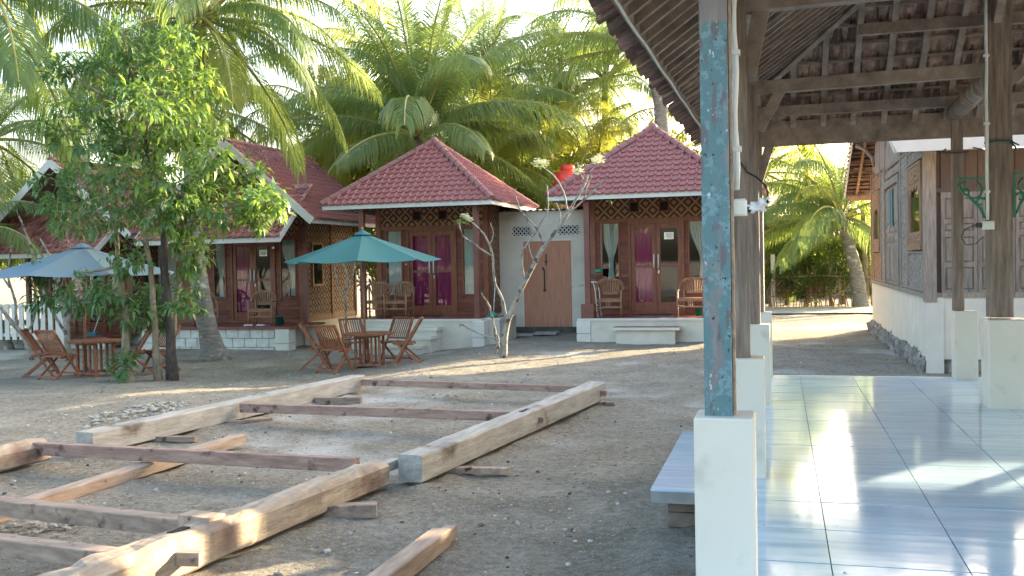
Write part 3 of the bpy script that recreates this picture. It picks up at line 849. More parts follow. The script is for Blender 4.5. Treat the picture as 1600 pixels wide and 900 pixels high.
# ---- middle hipped bungalow
b2 = empty('bungalow', (-7.66, 21.1, 0), 'red hip roofed timber bungalow in the middle with magenta curtains behind both door leaves', 'bungalow')
porch_box(b2, -8.95, -5.98, ROWF, ROWW + .02, -.28, .46)
corner_blocks(b2, -6.20, -5.93, ROWF - .015, ROWF + .26, -.28, .41)
porch_box(b2, -5.98, -5.68, ROWF + .32, ROWW + .02, -.28, .459, 'porch_return')
for i, (z, y, x1) in enumerate(((.30, 19.12, -6.84), (.14, 18.80, -6.86), (-.02, 18.5, -6.98))):
    m = MB(); m.box((-8.4, y, z - .06), (x1, ROWF + .018 + i * .002, z)); m.build('step', 'white_paint' if i < 2 else 'plaster', b2)
    m = MB(); m.box((-8.36, y + .04, -.28), (x1 - .04, ROWF + .017, z - .061)); m.build('step_riser', 'plaster' if i < 2 else 'block_stone', b2)
c2 = dict(CST); c2['vents'] = (-7.98, -7.36); c2['cur'] = ('full', 'full'); c2['zw'] = 0.95
front_wall(b2, -7.66, ROWW, -.03, -8.98, -6.30, -7.64, (-8.74, -8.38), (-6.89, -6.56), c2, ('y', 'y'), False, ztop=2.93)
side_wall(b2, -6.30, ROWW + .05, 23.2, .46, 2.93, 1)
side_wall(b2, -8.98, ROWW + .05, 23.2, .46, 2.93, -1)
m = MB(); m.box((-8.98, ROWW + .05, -.3), (-6.30, 23.2, .46)); m.build('plinth', 'plaster', b2)
m = MB(); m.box((-8.98, 23.2, -.3), (-6.30, 23.26, 2.93)); m.build('rear_wall', 'plaster', b2)
for x in (-8.66, -6.10):
    m = MB(); m.box((x - .055, ROWF + .05, .462), (x + .055, ROWF + .16, 2.86)); m.build('post', 'brown_paint', b2)
pyramid_roof(b2, -7.56, 21.17, 2.935, 1.87, 1.45)
# light switch by the door
m = MB(); m.lathe((-8.27, ROWW - .02, 1.62), [(.0, 0), (.02, 0)], 8); m.cbox((-8.27, ROWW - .018, 1.62), (.03, .02, .03)); m.build('switch', 'pvc', b2)

# ---- gabled bungalows on the left
def gable_bungalow(cx, dz, label, notice=True, doors=True):
    root = empty('gabled_bungalow', (cx, 21.1, 0), label, 'bungalow')
    zf = .46 + dz + .0
    hw = 2.12; ez = 2.72 + (dz + .16); rz_ = 4.52 + (dz + .16); yf = 20.0; yb = 24.2
    # main roof: two slopes
    H = rz_ - ez; sl_ = math.hypot(hw, H)
    m = MB()
    for s in (-1, 1):
        e0 = Vector((cx + s * hw, yf, ez)); e1 = Vector((cx + s * hw, yb, ez)); r0 = Vector((cx, yf, rz_)); r1 = Vector((cx, yb, rz_))
        m.prism([e0, e1, r1, r0], (0, 0, -.06))
    roof = m.build('roof', 'roof_wood', root)
    t = MB(); cnt = [0]
    for s in (1, -1):
        if s > 0:
            o = Vector((cx + hw, yf, ez)); u = Vector((0, 1, 0))
        else:
            o = Vector((cx - hw, yb, ez)); u = Vector((0, -1, 0))
        v = (Vector((-s * hw, 0, H))).normalized(); n = u.cross(v).normalized()
        if n.z < 0: n = -n
        W = yb - yf
        tile_slope(t, o - v * .07 + n * .012, u, v, n, lambda cu, cv: 0 < cu < W and cv < sl_ + .02, W, sl_, .165, .187, cnt if s > 0 else None, roof, 300)
    t.build('roof_tiles', 'roof_tile', roof, kind='stuff')
    ridge_line((cx, yf - .02, rz_ + .0), (cx, yb, rz_ + .0), roof, (0, 0, 1))
    # verge boards front
    for s in (-1, 1):
        d_ = Vector((s * hw, 0, -H)).normalized()
        a = Vector((cx, yf - .02, rz_ - .06)) ; b = Vector((cx + s * hw, yf - .02, ez - .06)) + d_ * .06
        nrm = Vector((s * H, 0, hw)).normalized()
        bb = MB(); bb.prism([a + nrm * .08, b + nrm * .08, b - nrm * .09, a - nrm * .09 + V(0, 0, -.0)], (0, -.025 - .002 * s, 0)); bb.build('bargeboard', 'fascia_paint', roof)
        fb = MB(); fb.box((cx + s * hw, yf, ez - .14), (cx + s * (hw + .022), yb, ez - .01)); fb.build('fascia', 'fascia_paint', roof)
    # gable wall: woven triangle
    zt = ez - .05
    g = MB(); g.prism([(cx - 1.35, ROWW - .02, zt - .1), (cx + 1.35, ROWW - .02, zt - .1), (cx + 1.35, ROWW - .02, ez + .55), (cx, ROWW - .02, rz_ - .09), (cx - 1.35, ROWW - .02, ez + .55)], (0, .04, 0))
    g.build('gable', 'woven_gable', root)
    g = MB(); g.prism([(cx - 1.35, 23.97, zf), (cx + 1.35, 23.97, zf), (cx + 1.35, 23.97, ez + .55), (cx, 23.97, rz_ - .09), (cx - 1.35, 23.97, ez + .55)], (0, .04, 0))
    g.build('rear_wall', 'plaster', root)
    # lower porch roof
    px0, px1 = cx - 1.9, cx + 1.72
    ly, lz, hy, hz = 19.30, 2.30 + (dz + .16), 20.95, 3.55 + (dz + .16)
    m = MB(); m.prism([(px0, ly, lz), (px1, ly, lz), (px1 - .02, hy, hz), (px0 + .02, hy, hz)], (0, 0, -.05)); pr_ = m.build('porch_roof', 'roof_wood', root)
    t = MB(); v = Vector((0, hy - ly, hz - lz)).normalized(); n = Vector((1, 0, 0)).cross(v).normalized(); Ls = math.hypot(hy - ly, hz - lz); Wp = px1 - px0
    tile_slope(t, Vector((px0, ly, lz)) - v * .07 + n * .012, (1, 0, 0), v, n, lambda cu, cv: 0 < cu < Wp and cv < Ls - .05, Wp, Ls)
    t.build('roof_tiles', 'roof_tile', pr_, kind='stuff')
    m = MB(); m.box((px0 - .01, ly - .02, lz - .14), (px1 + .01, ly + .004, lz - .015)); m.build('fascia', 'fascia_paint', pr_)
    for x in (px0 - .024, px1 + .002):
        m = MB(); a = Vector((x, ly - .03, lz + .03)); b = a + v * (Ls * .62); dn = Vector((0, 0, -.16))
        m.prism([a, b, b + dn, a + dn], (.022, 0, 0)); m.build('bargeboard', 'fascia_paint', pr_)
    # body
    cc = dict(CST); cc['zw'] = 1.06; cc['cur'] = ('tied', 'left')
    front_wall(root, cx, ROWW, dz, cx - 1.35, cx + 1.35, cx + .02, (cx - 1.03, cx - .74), (cx + .76, cx + 1.13), cc, ('y', None), notice, ztop=2.78)
    side_wall(root, cx + 1.35, ROWW + .05, 23.97, zf, ez + .5, 1, (21.55, 22.0, 1.35 + dz, 2.3 + dz))
    side_wall(root, cx - 1.35, ROWW + .05, 23.97, zf, ez + .5, -1)
    m = MB(); m.box((cx - 1.35, ROWW + .05, -.35), (cx + 1.35, 24.0, zf)); m.build('plinth', 'plaster', root)
    # porch: dark red floor on white stone blocks
    m = MB(); m.box((cx - 1.75, ROWF, zf - .05), (cx + 1.85, ROWW + .02, zf)); m.build('porch_floor', 'porch_red', root)
    zb0 = -.36; k = 0
    for row in range(3):
        h_ = (zf - .05 - zb0) / 3; x = cx - 1.6 - (row % 2) * .14
        while x < cx + 1.4:
            w_ = .30
            m = MB(); m.cbox((x + w_ / 2, ROWF + .17, zb0 + h_ * (row + .5)), (w_ - .012, .2, h_ - .012), 0, .008)
            m.build('stone_block', 'block_stone', root); x += w_
    m = MB(); m.box((cx - 1.74, ROWF + .25, -.36), (cx + 1.5, ROWW, zf - .051)); m.build('porch_base', 'plaster', root)
    corner_blocks(root, cx + 1.46, cx + 1.80, ROWF - .02, ROWF + .3, -.36, zf + .0 - .055)
    corner_blocks(root, cx + 1.55, cx + 1.86, ROWF + 1.2, ROWF + 1.5, -.36, zf + .0 - .055)
    corner_blocks(root, cx - 1.95, cx - 1.62, ROWF - .02, ROWF + .3, -.36, zf + .0 - .055)
    for x in (cx + 1.5,):
        m = MB(); m.beam((x - .1, ROWW - .1, 2.2 + dz), (x - .1, 20.3, 2.9 + dz), .05, .06); m.build('brace', 'teak', root)
    for x in (cx - 1.55, cx + 1.5):
        m = MB(); m.box((x - .05, 20.86, zf), (x + .05, 20.96, 2.72 + dz)); m.build('post', 'brown_paint', root)
    return root
b1 = gable_bungalow(-12.2, -.16, 'gabled red tiled bungalow behind the leaning palm trunk with a notice on its door', True)
b0 = gable_bungalow(-16.92, -.38, 'gabled bungalow at the far left behind the blue grey parasol', False)

# ---- bathroom blocks between the bungalows
def bath_block(x0, x1, yw, z0, zt, dx0, dx1, dzt, vents, label):
    root = empty('bathroom_block', ((x0 + x1) / 2, yw, z0), label, 'outbuilding')
    m = MB()
    m.box((x0, yw, z0 + .1), (dx0 - .03, yw + .12, zt)); m.box((dx1 + .03, yw, z0 + .1), (x1, yw + .12, zt)); m.box((dx0 - .03, yw, dzt + .03), (dx1 + .03, yw + .12, zt))
    m.box((x0, yw + .12, z0 + .1), (x0 + .1, yw + 1.5, zt)); m.box((x1 - .1, yw + .12, z0 + .1), (x1, yw + 1.5, zt)); m.box((x0 + .1, yw + 1.4, z0 + .1), (x1 - .1, yw + 1.5, zt))
    m.build('wall', 'plaster', root)
    m = MB()
    m.box((dx0 - .03, yw - .008, z0 + .02), (dx0, yw + .1, dzt + .03)); m.box((dx1, yw - .008, z0 + .02), (dx1 + .03, yw + .1, dzt + .03)); m.box((dx0, yw - .008, dzt), (dx1, yw + .1, dzt + .03)); m.build('door_frame', 'white_paint', root)
    m = MB(); m.box((x0, yw - .03, z0 - .15), (x1, yw + .13, z0 + .1)); m.build('foundation', 'dark_stone', root)
    m = MB(); m.box((dx0, yw + .0, z0 + .02), (dx1, yw + .04, dzt))
    d = m.build('door', 'plywood', root)
    if vents:
        xm = dx0 + (dx1 - dx0) * .44
        h = MB(); h.tube([(xm, yw - .04, .98), (xm, yw - .04, 1.42)], .014, 6); h.lathe((xm, yw - .04, .93), [(0, 0), (.03, .02), (.03, .05), (0, .07)], 8); h.tube([(xm, yw - .04, 1.42), (xm - .04, yw - .03, 1.48)], .02, 6)
        h.build('handle', 'dark_iron', d)
        h = MB(); h.box((xm + .03, yw - .02, 1.53), (xm + .055, yw, 1.80)); h.box((xm + .01, yw - .03, 1.60), (xm + .08, yw - .02, 1.63)); h.build('bolt', 'dark_iron', d)
        # corrugated roof edge
        c = MB(); n = 60
        for i in range(n):
            xa = x0 + (x1 - x0) * i / n; xb = x0 + (x1 - x0) * (i + 1) / n
            za, zb = zt + .02 * math.sin(i * 1.57), zt + .02 * math.sin((i + 1) * 1.57)
            c.quad((xa, yw - .12, za + .02), (xb, yw - .12, zb + .02), (xb, yw + 1.6, zb + .08), (xa, yw + 1.6, za + .08))
        c.build('corrugated_roof', 'concrete', root)
        c = MB(); c.prism([(x1 - .85, yw - .1, zt + .06), (x1 - .02, yw - .1, zt + .06), (x1 - .02, yw - .1, zt + .20)], (0, 1.2, .1)); c.build('roof_sheet', 'red_plastic', root)
    for (a, b, c0, c1) in vents:
        v = MB(); e = .025
        v.box((a, yw - .012, c0), (b, yw - .002, c0 + e)); v.box((a, yw - .012, c1 - e), (b, yw - .002, c1)); v.box((a, yw - .012, c0 + e), (a + e, yw - .002, c1 - e)); v.box((b - e, yw - .012, c0 + e), (b, yw - .002, c1 - e))
        nx_, nz_ = 5, 2; wx = (b - a - 2 * e) / nx_; wz = (c1 - c0 - 2 * e) / nz_
        for i in range(nx_ + 1):
            for j in range(nz_ + 1):
                x = a + e + i * wx; z = c0 + e + j * wz
                v.add([(x - wx * .28, yw - .011, z), (x, yw - .011, z - wz * .28), (x + wx * .28, yw - .011, z), (x, yw - .011, z + wz * .28)], [(0, 1, 2, 3)])
        for i in range(nx_):
            for j in range(nz_):
                x = a + e + (i + .5) * wx; z = c0 + e + (j + .5) * wz
                for sx in (-1, 1):
                    v.beam((x - wx * .5, yw - .009, z - sx * wz * .5), (x + wx * .5, yw - .009, z + sx * wz * .5), .004, .022)
        vo = v.build('vent_block', 'vent_white', root)
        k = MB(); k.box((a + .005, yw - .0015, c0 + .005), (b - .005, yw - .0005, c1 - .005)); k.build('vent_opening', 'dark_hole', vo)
    return root
bath_block(-6.32, -4.0, 22.0, .02, 2.78, -5.73, -4.60, 2.09, [(-6.0, -5.48, 2.20, 2.46), (-4.92, -4.38, 2.20, 2.46)], 'white washroom block with a plain brown door and two pierced vent blocks')
bath_block(-15.6, -13.7, 22.2, -.2, 2.5, -15.05, -14.1, 1.95, [], 'white washroom wall with brown door left of the leaning palm trunk')
# paving slabs in front of the washroom
for i, (x, y, rz) in enumerate(((-5.62, 21.35, .1), (-5.05, 21.32, -.05))):
    m = MB(); m.cbox((x, y, .03 + gz(x, y)), (.52, .38, .05), rz, .006)
    m.build('paving_slab', 'concrete', None, ('left', 'right')[i] + ' one of two loose concrete slabs before the washroom door', 'slab', 'loose slabs before the washroom', loc=(x, y, gz(x, y)))

# ---- brick annex glimpsed between the posts
an = empty('brick_building', (-.75, 22.6, 0), 'red brick building glimpsed between the wooden pavilion posts', 'building')
m = MB(); m.box((-1.1, 22.66, 0), (-.38, 24.0, 3.1)); m.build('wall', 'concrete', an)
bm = MB(); rr = random.Random(5)
for j in range(36):
    z = .02 + j * .085; off = (j % 2) * .1
    x = -1.1 - off
    while x < -.40:
        a = max(x, -1.1); b = min(x + .19, -.38)
        if b - a > .03: bm.box((a, 22.6 + rr.uniform(-.004, .004), z), (b, 22.655, z + .072))
        x += .2
bm.build('bricks', 'brick', an, kind='stuff')
m = MB(); m.box((-1.25, 22.3, 3.1), (-.25, 24.2, 3.2)); m.build('roof', 'old_tile', an)
fl = empty('flag', (-.95, 21.4, 0), 'small red and white flag hanging between the posts', 'flag')
m = MB(); m.tube([(-1.0, 21.4, .0), (-1.0, 21.4, 2.5)], .015, 6); m.build('pole', 'rope', fl)
for nm, mt, z1, z0 in (('red_band', 'flag_red', 2.35, 2.05), ('white_band', 'cloth_white', 2.05, 1.72)):
    m = MB(); P = []; n = 8
    for j in range(5):
        for i in range(n + 1):
            t = i / n; P.append((-.985 + .13 * t, 21.4 + .02 * math.sin(t * 9 + j * .4), z1 + (z0 - z1) * j / 4 - .10 * t * (1 if z1 > 2.1 else 1) + .0))
    m.add(P, [(j * (n + 1) + i, j * (n + 1) + i + 1, (j + 1) * (n + 1) + i + 1, (j + 1) * (n + 1) + i) for j in range(4) for i in range(n)], True)
    m.build(nm, mt, fl)

# ---- red water tank
tk = empty('water_tank', (-5.5, 26, 2.9), 'red plastic water tank on a stand behind the roofs', 'water tank')
m = MB(); m.lathe((-5.5, 26, 2.9), [(.36, 0), (.38, .1), (.36, .2), (.38, .3), (.36, .4), (.38, .5), (.37, .8), (.38, 1.02), (.30, 1.12), (.18, 1.15)], 20); m.build('tank_body', 'red_plastic', tk)
m = MB(); m.lathe((-5.5, 26, 4.05), [(.19, 0), (.2, .06), (.2, .1), (.16, .15), (0, .16)], 16); m.build('lid', 'red_plastic', tk)
for a in (-.3, .3):
    for b in (-.3, .3):
        m = MB(); m.box((-5.53 + a, 25.97 + b, 0), (-5.47 + a, 26.03 + b, 2.9)); m.build('leg', 'concrete', tk)

# ================================================================ PAVILION
pv = empty('pavilion', (0, 3.0, .417), 'open timber pavilion with a glossy blue white tiled floor and old clay tile roof', 'pavilion')
FZ = .417
m = MB(); m.box((-.325, 2.99, -.15), (6.86, 10.335, FZ - .012)); fl_ = m.build('floor', 'grout', pv)
m = MB(); m.box((-.325, 10.30, FZ - .04), (6.86, 10.345, FZ - .002)); m.build('floor_edge', 'white_paint', fl_)
tm = MB(); tm.box((.0022, .006, 0), (.4978, .494, .011)); tme = tm.mesh('floor_tile', 'floor_tile', Vector((0, 0, 0)))
tm2 = MB(); tm2.box((.0022, .006, 0), (.4978, .305, .011)); tme2 = tm2.mesh('floor_tile', 'floor_tile')
for i in range(14):
    for j in range(15):
        x = -.325 + .5 * i; y = 2.99 + .5 * j
        inst('floor_tile', tme2 if j == 14 else tme, fl_, (x, y, FZ - .011 + rnd.uniform(-.0006, .0006)), (rnd.uniform(-.0022, .0022), rnd.uniform(-.0022, .0022), 0))
PX = [-.215, 1.64, 4.45, 6.35]; PY = [3.53, 5.58, 8.38, 10.27]
def pedestal(x, y, w_=.205, h_=.65):
    m = MB(); m.cbox((x, y, FZ + h_ / 2 + .0), (w_, w_, h_), 0, .006); return m.build('pedestal', 'pedestal_paint', pv)
def post(x, y, z1, w_=.095, mat='post_wood', h_=.65):
    m = MB(); m.cbox((x, y, (FZ + h_ + z1) / 2), (w_, w_, z1 - FZ - h_), 0, .0); return m.build('post', mat, pv)
for i, x in enumerate(PX):
    for j, y in enumerate(PY):
        inner = i in (1, 2) and j in (1, 2)
        if inner:
            m = MB(); m.cbox((x + .045, y + .02, FZ + .325 + .018), (.30, .30, .686), 0, .008); m.build('pedestal', 'pedestal_paint', pv)
            m = MB(); m.cbox((x, y, (FZ + .7 + 5.0) / 2), (.165, .165, 5.0 - FZ - .7)); m.build('post', 'post_wood', pv)
        else:
            xp = x + .02 if i == 0 else x + (.02 if i == 1 and j == 3 else 0)
            xq = x - (.0 if i == 0 else 0)
            if i == 1 and j == 3: xp, xq = 1.70, 1.645
            pedestal(xp, y)
            if i == 0 and j == 0:
                p1 = post(xq, y, 3.02, .095, 'peeling_teal'); tag(p1, 'post with peeling teal paint')
                m = MB(); m.box((xq + .0495, y - .02, FZ + .65), (xq + .058, y + .035, 3.0)); m.build('edge_strip', 'plank_wood', p1)
            else: post(xq, y, 3.03)
SL = .72; ZP = 3.12      # rafter slope and top of the perimeter plate
x0, x1, y0, y1 = PX[0], PX[3], PY[0], PY[3]
def part_beam(name, p, q, w_, h_, mat='roof_wood', label=None):
    m = MB(); m.beam(p, q, w_, h_); return m.build(name, mat, pv, label)
for y in (y0, y1): part_beam('plate_beam', (x0 - .3, y, 3.075), (x1 + .3, y, 3.075), .09, .095)
for x in (x0, x1): part_beam('plate_beam', (x, y0 - .2, 3.165), (x, y1 + .2, 3.165), .09, .08)
xi0, xi1, yi0, yi1 = PX[1], PX[2], PY[1], PY[2]
for y in (yi0, yi1):
    part_beam('tie_beam', (x0 - .05, y, 3.005), (xi0 - .08, y, 3.035), .085, .10)
    part_beam('tie_beam', (xi1 + .08, y, 3.035), (x1, y, 3.005), .085, .10)
    part_beam('ring_beam', (xi0 + .3 - 1.3, y + .3, 3.48), (xi1 + 1, y + .3, 3.48), .07, .085)
    part_beam('ring_beam', (xi0, y, 4.42), (xi1, y, 4.42), .1, .14)
for x in (xi0, xi1):
    part_beam('ring_beam', (x, yi0, 4.56), (x, yi1, 4.56), .1, .12)
    m = MB(); m.tube([(x, yi1 - .05, 3.02), (x, y1 - .02 + .12, 2.97)], .085, 12); m.build('round_tie_beam', 'roof_wood', pv)
    part_beam('tie_beam', (x, y0, 3.0), (x, yi0 - .08, 3.04), .085, .10)
# far and near eave boards
part_beam('eave_board', (x0 - .55, y1 + .37, 2.895), (x1 + .5, y1 + .37, 2.895), .035, .255)
part_beam('eave_board', (x0 - .5, y0 - .55, 2.77), (x1 + .5, y0 - .55, 2.77), .03, .10)
# braces
for (p, q) in [((-.16, 8.38, 2.66), (.05, 8.38, 3.04)), ((-.215, 10.27, 2.35), (.0, 10.27, 3.03)), ((-.16, 5.6, 2.62), (.05, 5.6, 3.6)), ((1.70, 8.38, 2.92), (2.5, 8.38, 3.6)), ((1.62, 8.30, 3.4), (1.62, 7.4, 4.2))]:
    m = MB(); m.beam(p, q, .06, .085); m.build('brace', 'roof_wood', pv)
# roof surfaces: lower skirt to the inner ring, steep upper part
EO = .52
ex0, ex1, ey0, ey1 = x0 - EO, x1 + EO, y0 - .62, y1 + .40
def rz(d): return ZP + .10 + SL * d          # height of rafter top, d metres inside the plate line
def hipc(k, t):
    """corner k at distance t inside the eave rectangle"""
    return None
din = xi0 - x0
ze = rz(-EO)
E_ = [Vector((ex0, ey0, ze)), Vector((ex1, ey0, ze)), Vector((ex1, ey1, rz(-.40))), Vector((ex0, ey1, rz(-.40)))]
I_ = [Vector((xi0, yi0, rz(din))), Vector((xi1, yi0, rz(din))), Vector((xi1, yi1, rz(din))), Vector((xi0, yi1, rz(din)))]
T_ = [Vector((2.75, 6.9, 6.5)), Vector((3.35, 6.9, 6.5)), Vector((3.35, 7.1, 6.5)), Vector((2.75, 7.1, 6.5))]
m = MB(); up_ = Vector((0, 0, .09))
for A_, B_ in ((E_, I_), (I_, T_)):
    for k in range(4):
        a, b, c, d = A_[k], A_[(k + 1) % 4], B_[(k + 1) % 4], B_[k]
        m.prism([a + up_, b + up_, c + up_, d + up_], (0, 0, .03))
m.prism([t + up_ for t in T_], (0, 0, .03))
rf = m.build('roof_cover', 'old_tile', pv)
# rafters, hip rafters, battens, undersides of the tiles
tiles = MB()
for k in range(4):
    a, b, c, d = E_[k], E_[(k + 1) % 4], I_[(k + 1) % 4], I_[k]
    m = MB(); m.beam(a - V(0, 0, .02), d - V(0, 0, .02), .075, .10); m.build('hip_rafter', 'roof_wood', pv)
    m = MB(); m.beam(d, T_[k], .075, .10); m.build('hip_rafter', 'roof_wood', pv)
    L = (b - a).length; u = (b - a).normalized()
    inw = Vector((-u.y, u.x, 0))                       # towards the inside
    run = (d - a).dot(inw); rise = d.z - a.z; s0 = (d - a).dot(u); s1 = L - (c - b).dot(-u) * 1.0
    s1 = (c - a).dot(u)
    step = .21 if k in (3, 1) else .29
    n = int(L / step)
    for i in range(1, n):
        s = i * L / n
        f = 1.0
        if s < s0: f = s / s0
        if s > s1: f = (L - s) / (L - s1)
        if f < .06: continue
        vsl = Vector((inw.x * run, inw.y * run, rise))
        p = a + u * s; zc = (b.z - a.z) * s / L
        p = p + V(0, 0, zc)
        m = MB(); m.beam(p + V(0, 0, .012), p + vsl * f + V(0, 0, .012 - zc * f), .042 if k in (3, 1) else .055, .05); m.build('rafter', 'roof_wood', pv)
    # battens
    nb = int(math.hypot(run, rise) / .21)
    for i in range(nb + 1):
        f = i / nb
        p = a + (d - a) * f; q = b + (c - b) * f
        m = MB(); m.beam(p + V(0, 0, .048), q + V(0, 0, .048), .028, .022); m.build('batten', 'roof_wood', pv)
    # tile undersides: small overlapping pieces
    rr = random.Random(11 + k)
    for i in range(nb):
        f0, f1 = i / nb, (i + 1.25) / nb
        p0 = a + (d - a) * f0; q0 = b + (c - b) * f0
        Lr = (q0 - p0).length; nt = max(1, int(Lr / .12))
        vr = Vector((inw.x * run, inw.y * run, rise)) / nb
        for j in range(nt):
            pp = p0 + (q0 - p0) * (j / nt) + V(0, 0, .070 + rr.uniform(-.012, .012))
            uu = (q0 - p0) / nt * rr.uniform(.86, 1.0)
            tl = rr.uniform(-.012, .012)
            A1 = pp + V(0, 0, .0); B1 = pp + uu + V(0, 0, tl); C1 = B1 + vr * 1.2 + V(0, 0, .02); D1 = A1 + vr * 1.2 + V(0, 0, .02)
            mid0 = (A1 + B1) / 2 + V(0, 0, .034); mid1 = (C1 + D1) / 2 + V(0, 0, .034)
            tiles.add([A1, mid0, mid1, D1, B1, C1], [(0, 1, 2, 3), (1, 4, 5, 2)])
tiles.build('roof_tiles', 'old_tile', pv, kind='stuff')
# ragged tile ends along the left and near eaves
fr = MB(); rr = random.Random(4)
y = ey0
while y < ey1:
    w_ = rr.uniform(.10, .15)
    for q in range(2):
        z = ze + .02 + q * .035; o_ = .10 + rr.uniform(-.025, .02) + (1 - q) * .02
        fr.prism([(ex0 + .16, y, z + .10), (ex0 - o_, y, z - .05 + rr.uniform(-.012, .012)), (ex0 - o_, y + w_ * .92, z - .05 + rr.uniform(-.012, .012)), (ex0 + .16, y + w_ * .92, z + .10)], (0, 0, .022))
    y += w_
fr.build('eave_tiles', 'old_tile', pv, kind='stuff')
m = MB(); m.beam((ex0 + .015, ey0, ze - .02), (ex0 + .015, ey1, ze - .02 + .09), .03, .075); m.build('eave_lath', 'roof_wood', pv)
# cable along the left eave
m = MB(); m.tube([(ex0 + .03, ey0 + (ey1 - ey0) * i / 24, ze - .075 + .006 * math.sin(i * 1.7) + .09 * i / 24) for i in range(25)], .008, 6)
m.build('cable', 'pvc', pv, 'pale cable clipped along the left eave')

# electrical conduit and boxes
def conduit(x, y, z0, z1, label, kinks=0):
    r_ = empty('conduit', (x, y, z0), label, 'conduit')
    m = MB(); pts = [(x + .004 * math.sin(i * 1.3) * kinks, y, z0 + (z1 - z0) * i / 16) for i in range(17)]
    m.tube(pts, .0125, 8); m.build('pipe', 'pvc', r_)
    for q in (.12, .42, .72): 
        k = MB(); k.box((x - .02, y - .016, z0 + (z1 - z0) * q), (x + .02, y + .016, z0 + (z1 - z0) * q + .018)); k.build('clip', 'pvc', r_)
    return r_
conduit(-.150, 3.62, 1.86, 3.0, 'white conduit pipe running down the teal post to a junction box', 1)
jb = empty('junction_box', (-.135, 3.60, 1.80), 'pale square junction box at the foot of the conduit on the teal post', 'junction box')
m = MB(); m.cbox((-.138, 3.58, 1.795), (.052, .05, .060), 0, .006); m.build('box', 'box_plastic', jb)
m = MB(); m.cbox((-.138, 3.552, 1.795), (.044, .006, .052), 0, .003); m.build('cover', 'box_plastic', jb)
m = MB(); m.tube([(-.163, 3.61, 3.0), (-.168, 3.60, 2.7), (-.160, 3.60, 2.5), (-.170, 3.6, 2.2), (-.163, 3.6, 1.85)], .005, 6)
tag(m.build('cable', 'black_rubber', None, loc=(-.165, 3.6, 1.85)), 'thin black cable running beside the conduit on the teal post', 'cable')
hp = empty('hanging_bundle', (-.13, 5.5, 1.90), 'black cable looping from the posts to a knotted white and black plastic bag', 'bundle')
m = MB(); m.tube([(-.21, 5.5, 2.14), (-.17, 5.5, 2.08), (-.12, 5.5, 2.05), (-.08, 5.5, 2.01), (-.062, 5.5, 1.97), (-.062, 5.5, 1.935)], .006, 6); m.build('cable', 'black_rubber', hp)
def blob(mb, c, s, seed, amp=.35, n=2):
    b_ = bmesh.new(); bmesh.ops.create_icosphere(b_, subdivisions=n, radius=1)
    P = []
    for v in b_.verts:
        k = 1 + amp * mnoise.noise(v.co * 1.6 + Vector((seed, 0, 0)))
        P.append((c[0] + v.co.x * s[0] * k, c[1] + v.co.y * s[1] * k, c[2] + v.co.z * s[2] * k))
    mb.add(P, [tuple(v.index for v in f.verts) for f in b_.faces], n > 1); b_.free()
m = MB(); blob(m, (-.125, 5.48, 1.888), (.048, .028, .026), 3, .9, 3); blob(m, (-.085, 5.48, 1.912), (.028, .02, .022), 8, .9, 3); m.prism([(-.10, 5.48, 1.90), (-.062, 5.48, 1.945), (-.052, 5.48, 1.935), (-.075, 5.48, 1.895)], (0, .006, 0)); m.build('white_bag', 'cloth_white', hp)
m = MB(); blob(m, (-.172, 5.475, 1.872), (.028, .02, .013), 5, .6, 2); blob(m, (-.066, 5.475, 1.915), (.010, .014, .012), 5, .6, 2); m.build('black_bag', 'cloth_black', hp)
# big post: conduit, box, bracket, rope
conduit(1.535, 8.26, 1.87, 3.6, 'white conduit pipe running down the thick inner post', .5)
jb = empty('junction_box', (1.53, 8.25, 1.83), 'small cream socket box on the left side of the thick inner post', 'junction box')
m = MB(); m.cbox((1.535, 8.24, 1.828), (.085, .05, .065), 0, .006); m.build('box', 'box_plastic', jb)
m = MB(); m.cbox((1.474, 8.24, 1.83), (.05, .03, .035), 0, .005); m.build('plug', 'black_rubber', jb)
m = MB(); m.tube([(1.45, 8.24, 1.835), (1.37, 8.24, 1.80), (1.345, 8.24, 1.74), (1.38, 8.24, 1.68), (1.45, 8.24, 1.69), (1.5, 8.25, 1.74)], .004, 6); m.build('lead', 'black_rubber', jb)
def bracket(x, y, z, sx, label):
    r_ = empty('scroll_bracket', (x, y, z), label, 'bracket')
    m = MB(); m.box((min(x, x + sx * .205), y - .012, z), (max(x, x + sx * .205), y + .012, z + .016)); m.box((x - .012, y - .012, z - .33), (x + .012, y + .012, z)); m.build('frame', 'green_metal', r_)
    m = MB()
    def spiral(cx, cz, r0, r1, a0, a1, n=18, t=.011):
        m.tube([(x + sx * (cx + (r0 + (r1 - r0) * i / n) * math.cos(a0 + (a1 - a0) * i / n)), y, z + cz + (r0 + (r1 - r0) * i / n) * math.sin(a0 + (a1 - a0) * i / n)) for i in range(n + 1)], [t * (1 - .4 * i / n) for i in range(n + 1)], 6)
    spiral(.165, -.045, .042, .010, -2.4, 4.6)
    spiral(.10, -.10, .075, .018, 2.0, 7.2)
    spiral(.045, -.18, .038, .01, 2.5, -2.6)
    m.tube([(x + sx * .205, y, z - .03), (x + sx * .17, y, z - .10), (x + sx * .11, y, z - .15), (x + sx * .05, y, z - .22), (x + sx * .015, y, z - .30)], .010, 6)
    m.build('scrollwork', 'green_metal', r_)
bracket(1.535, 8.27, 2.185, -1, 'green scrolled iron bracket on the left of the thick inner post')
bracket(1.735, 8.33, 2.215, 1, 'green scrolled iron bracket on the right of the thick inner post')
rp = empty('rope', (1.6, 8.3, 2.7), 'pale rope looped around the cut end of the round tie beam', 'rope')
m = MB()
m.tube([(1.64 + .10 * math.cos(a), 8.36 , 3.0 + .115 * math.sin(a)) for a in np.linspace(0, 6.28, 20)], .006, 5)
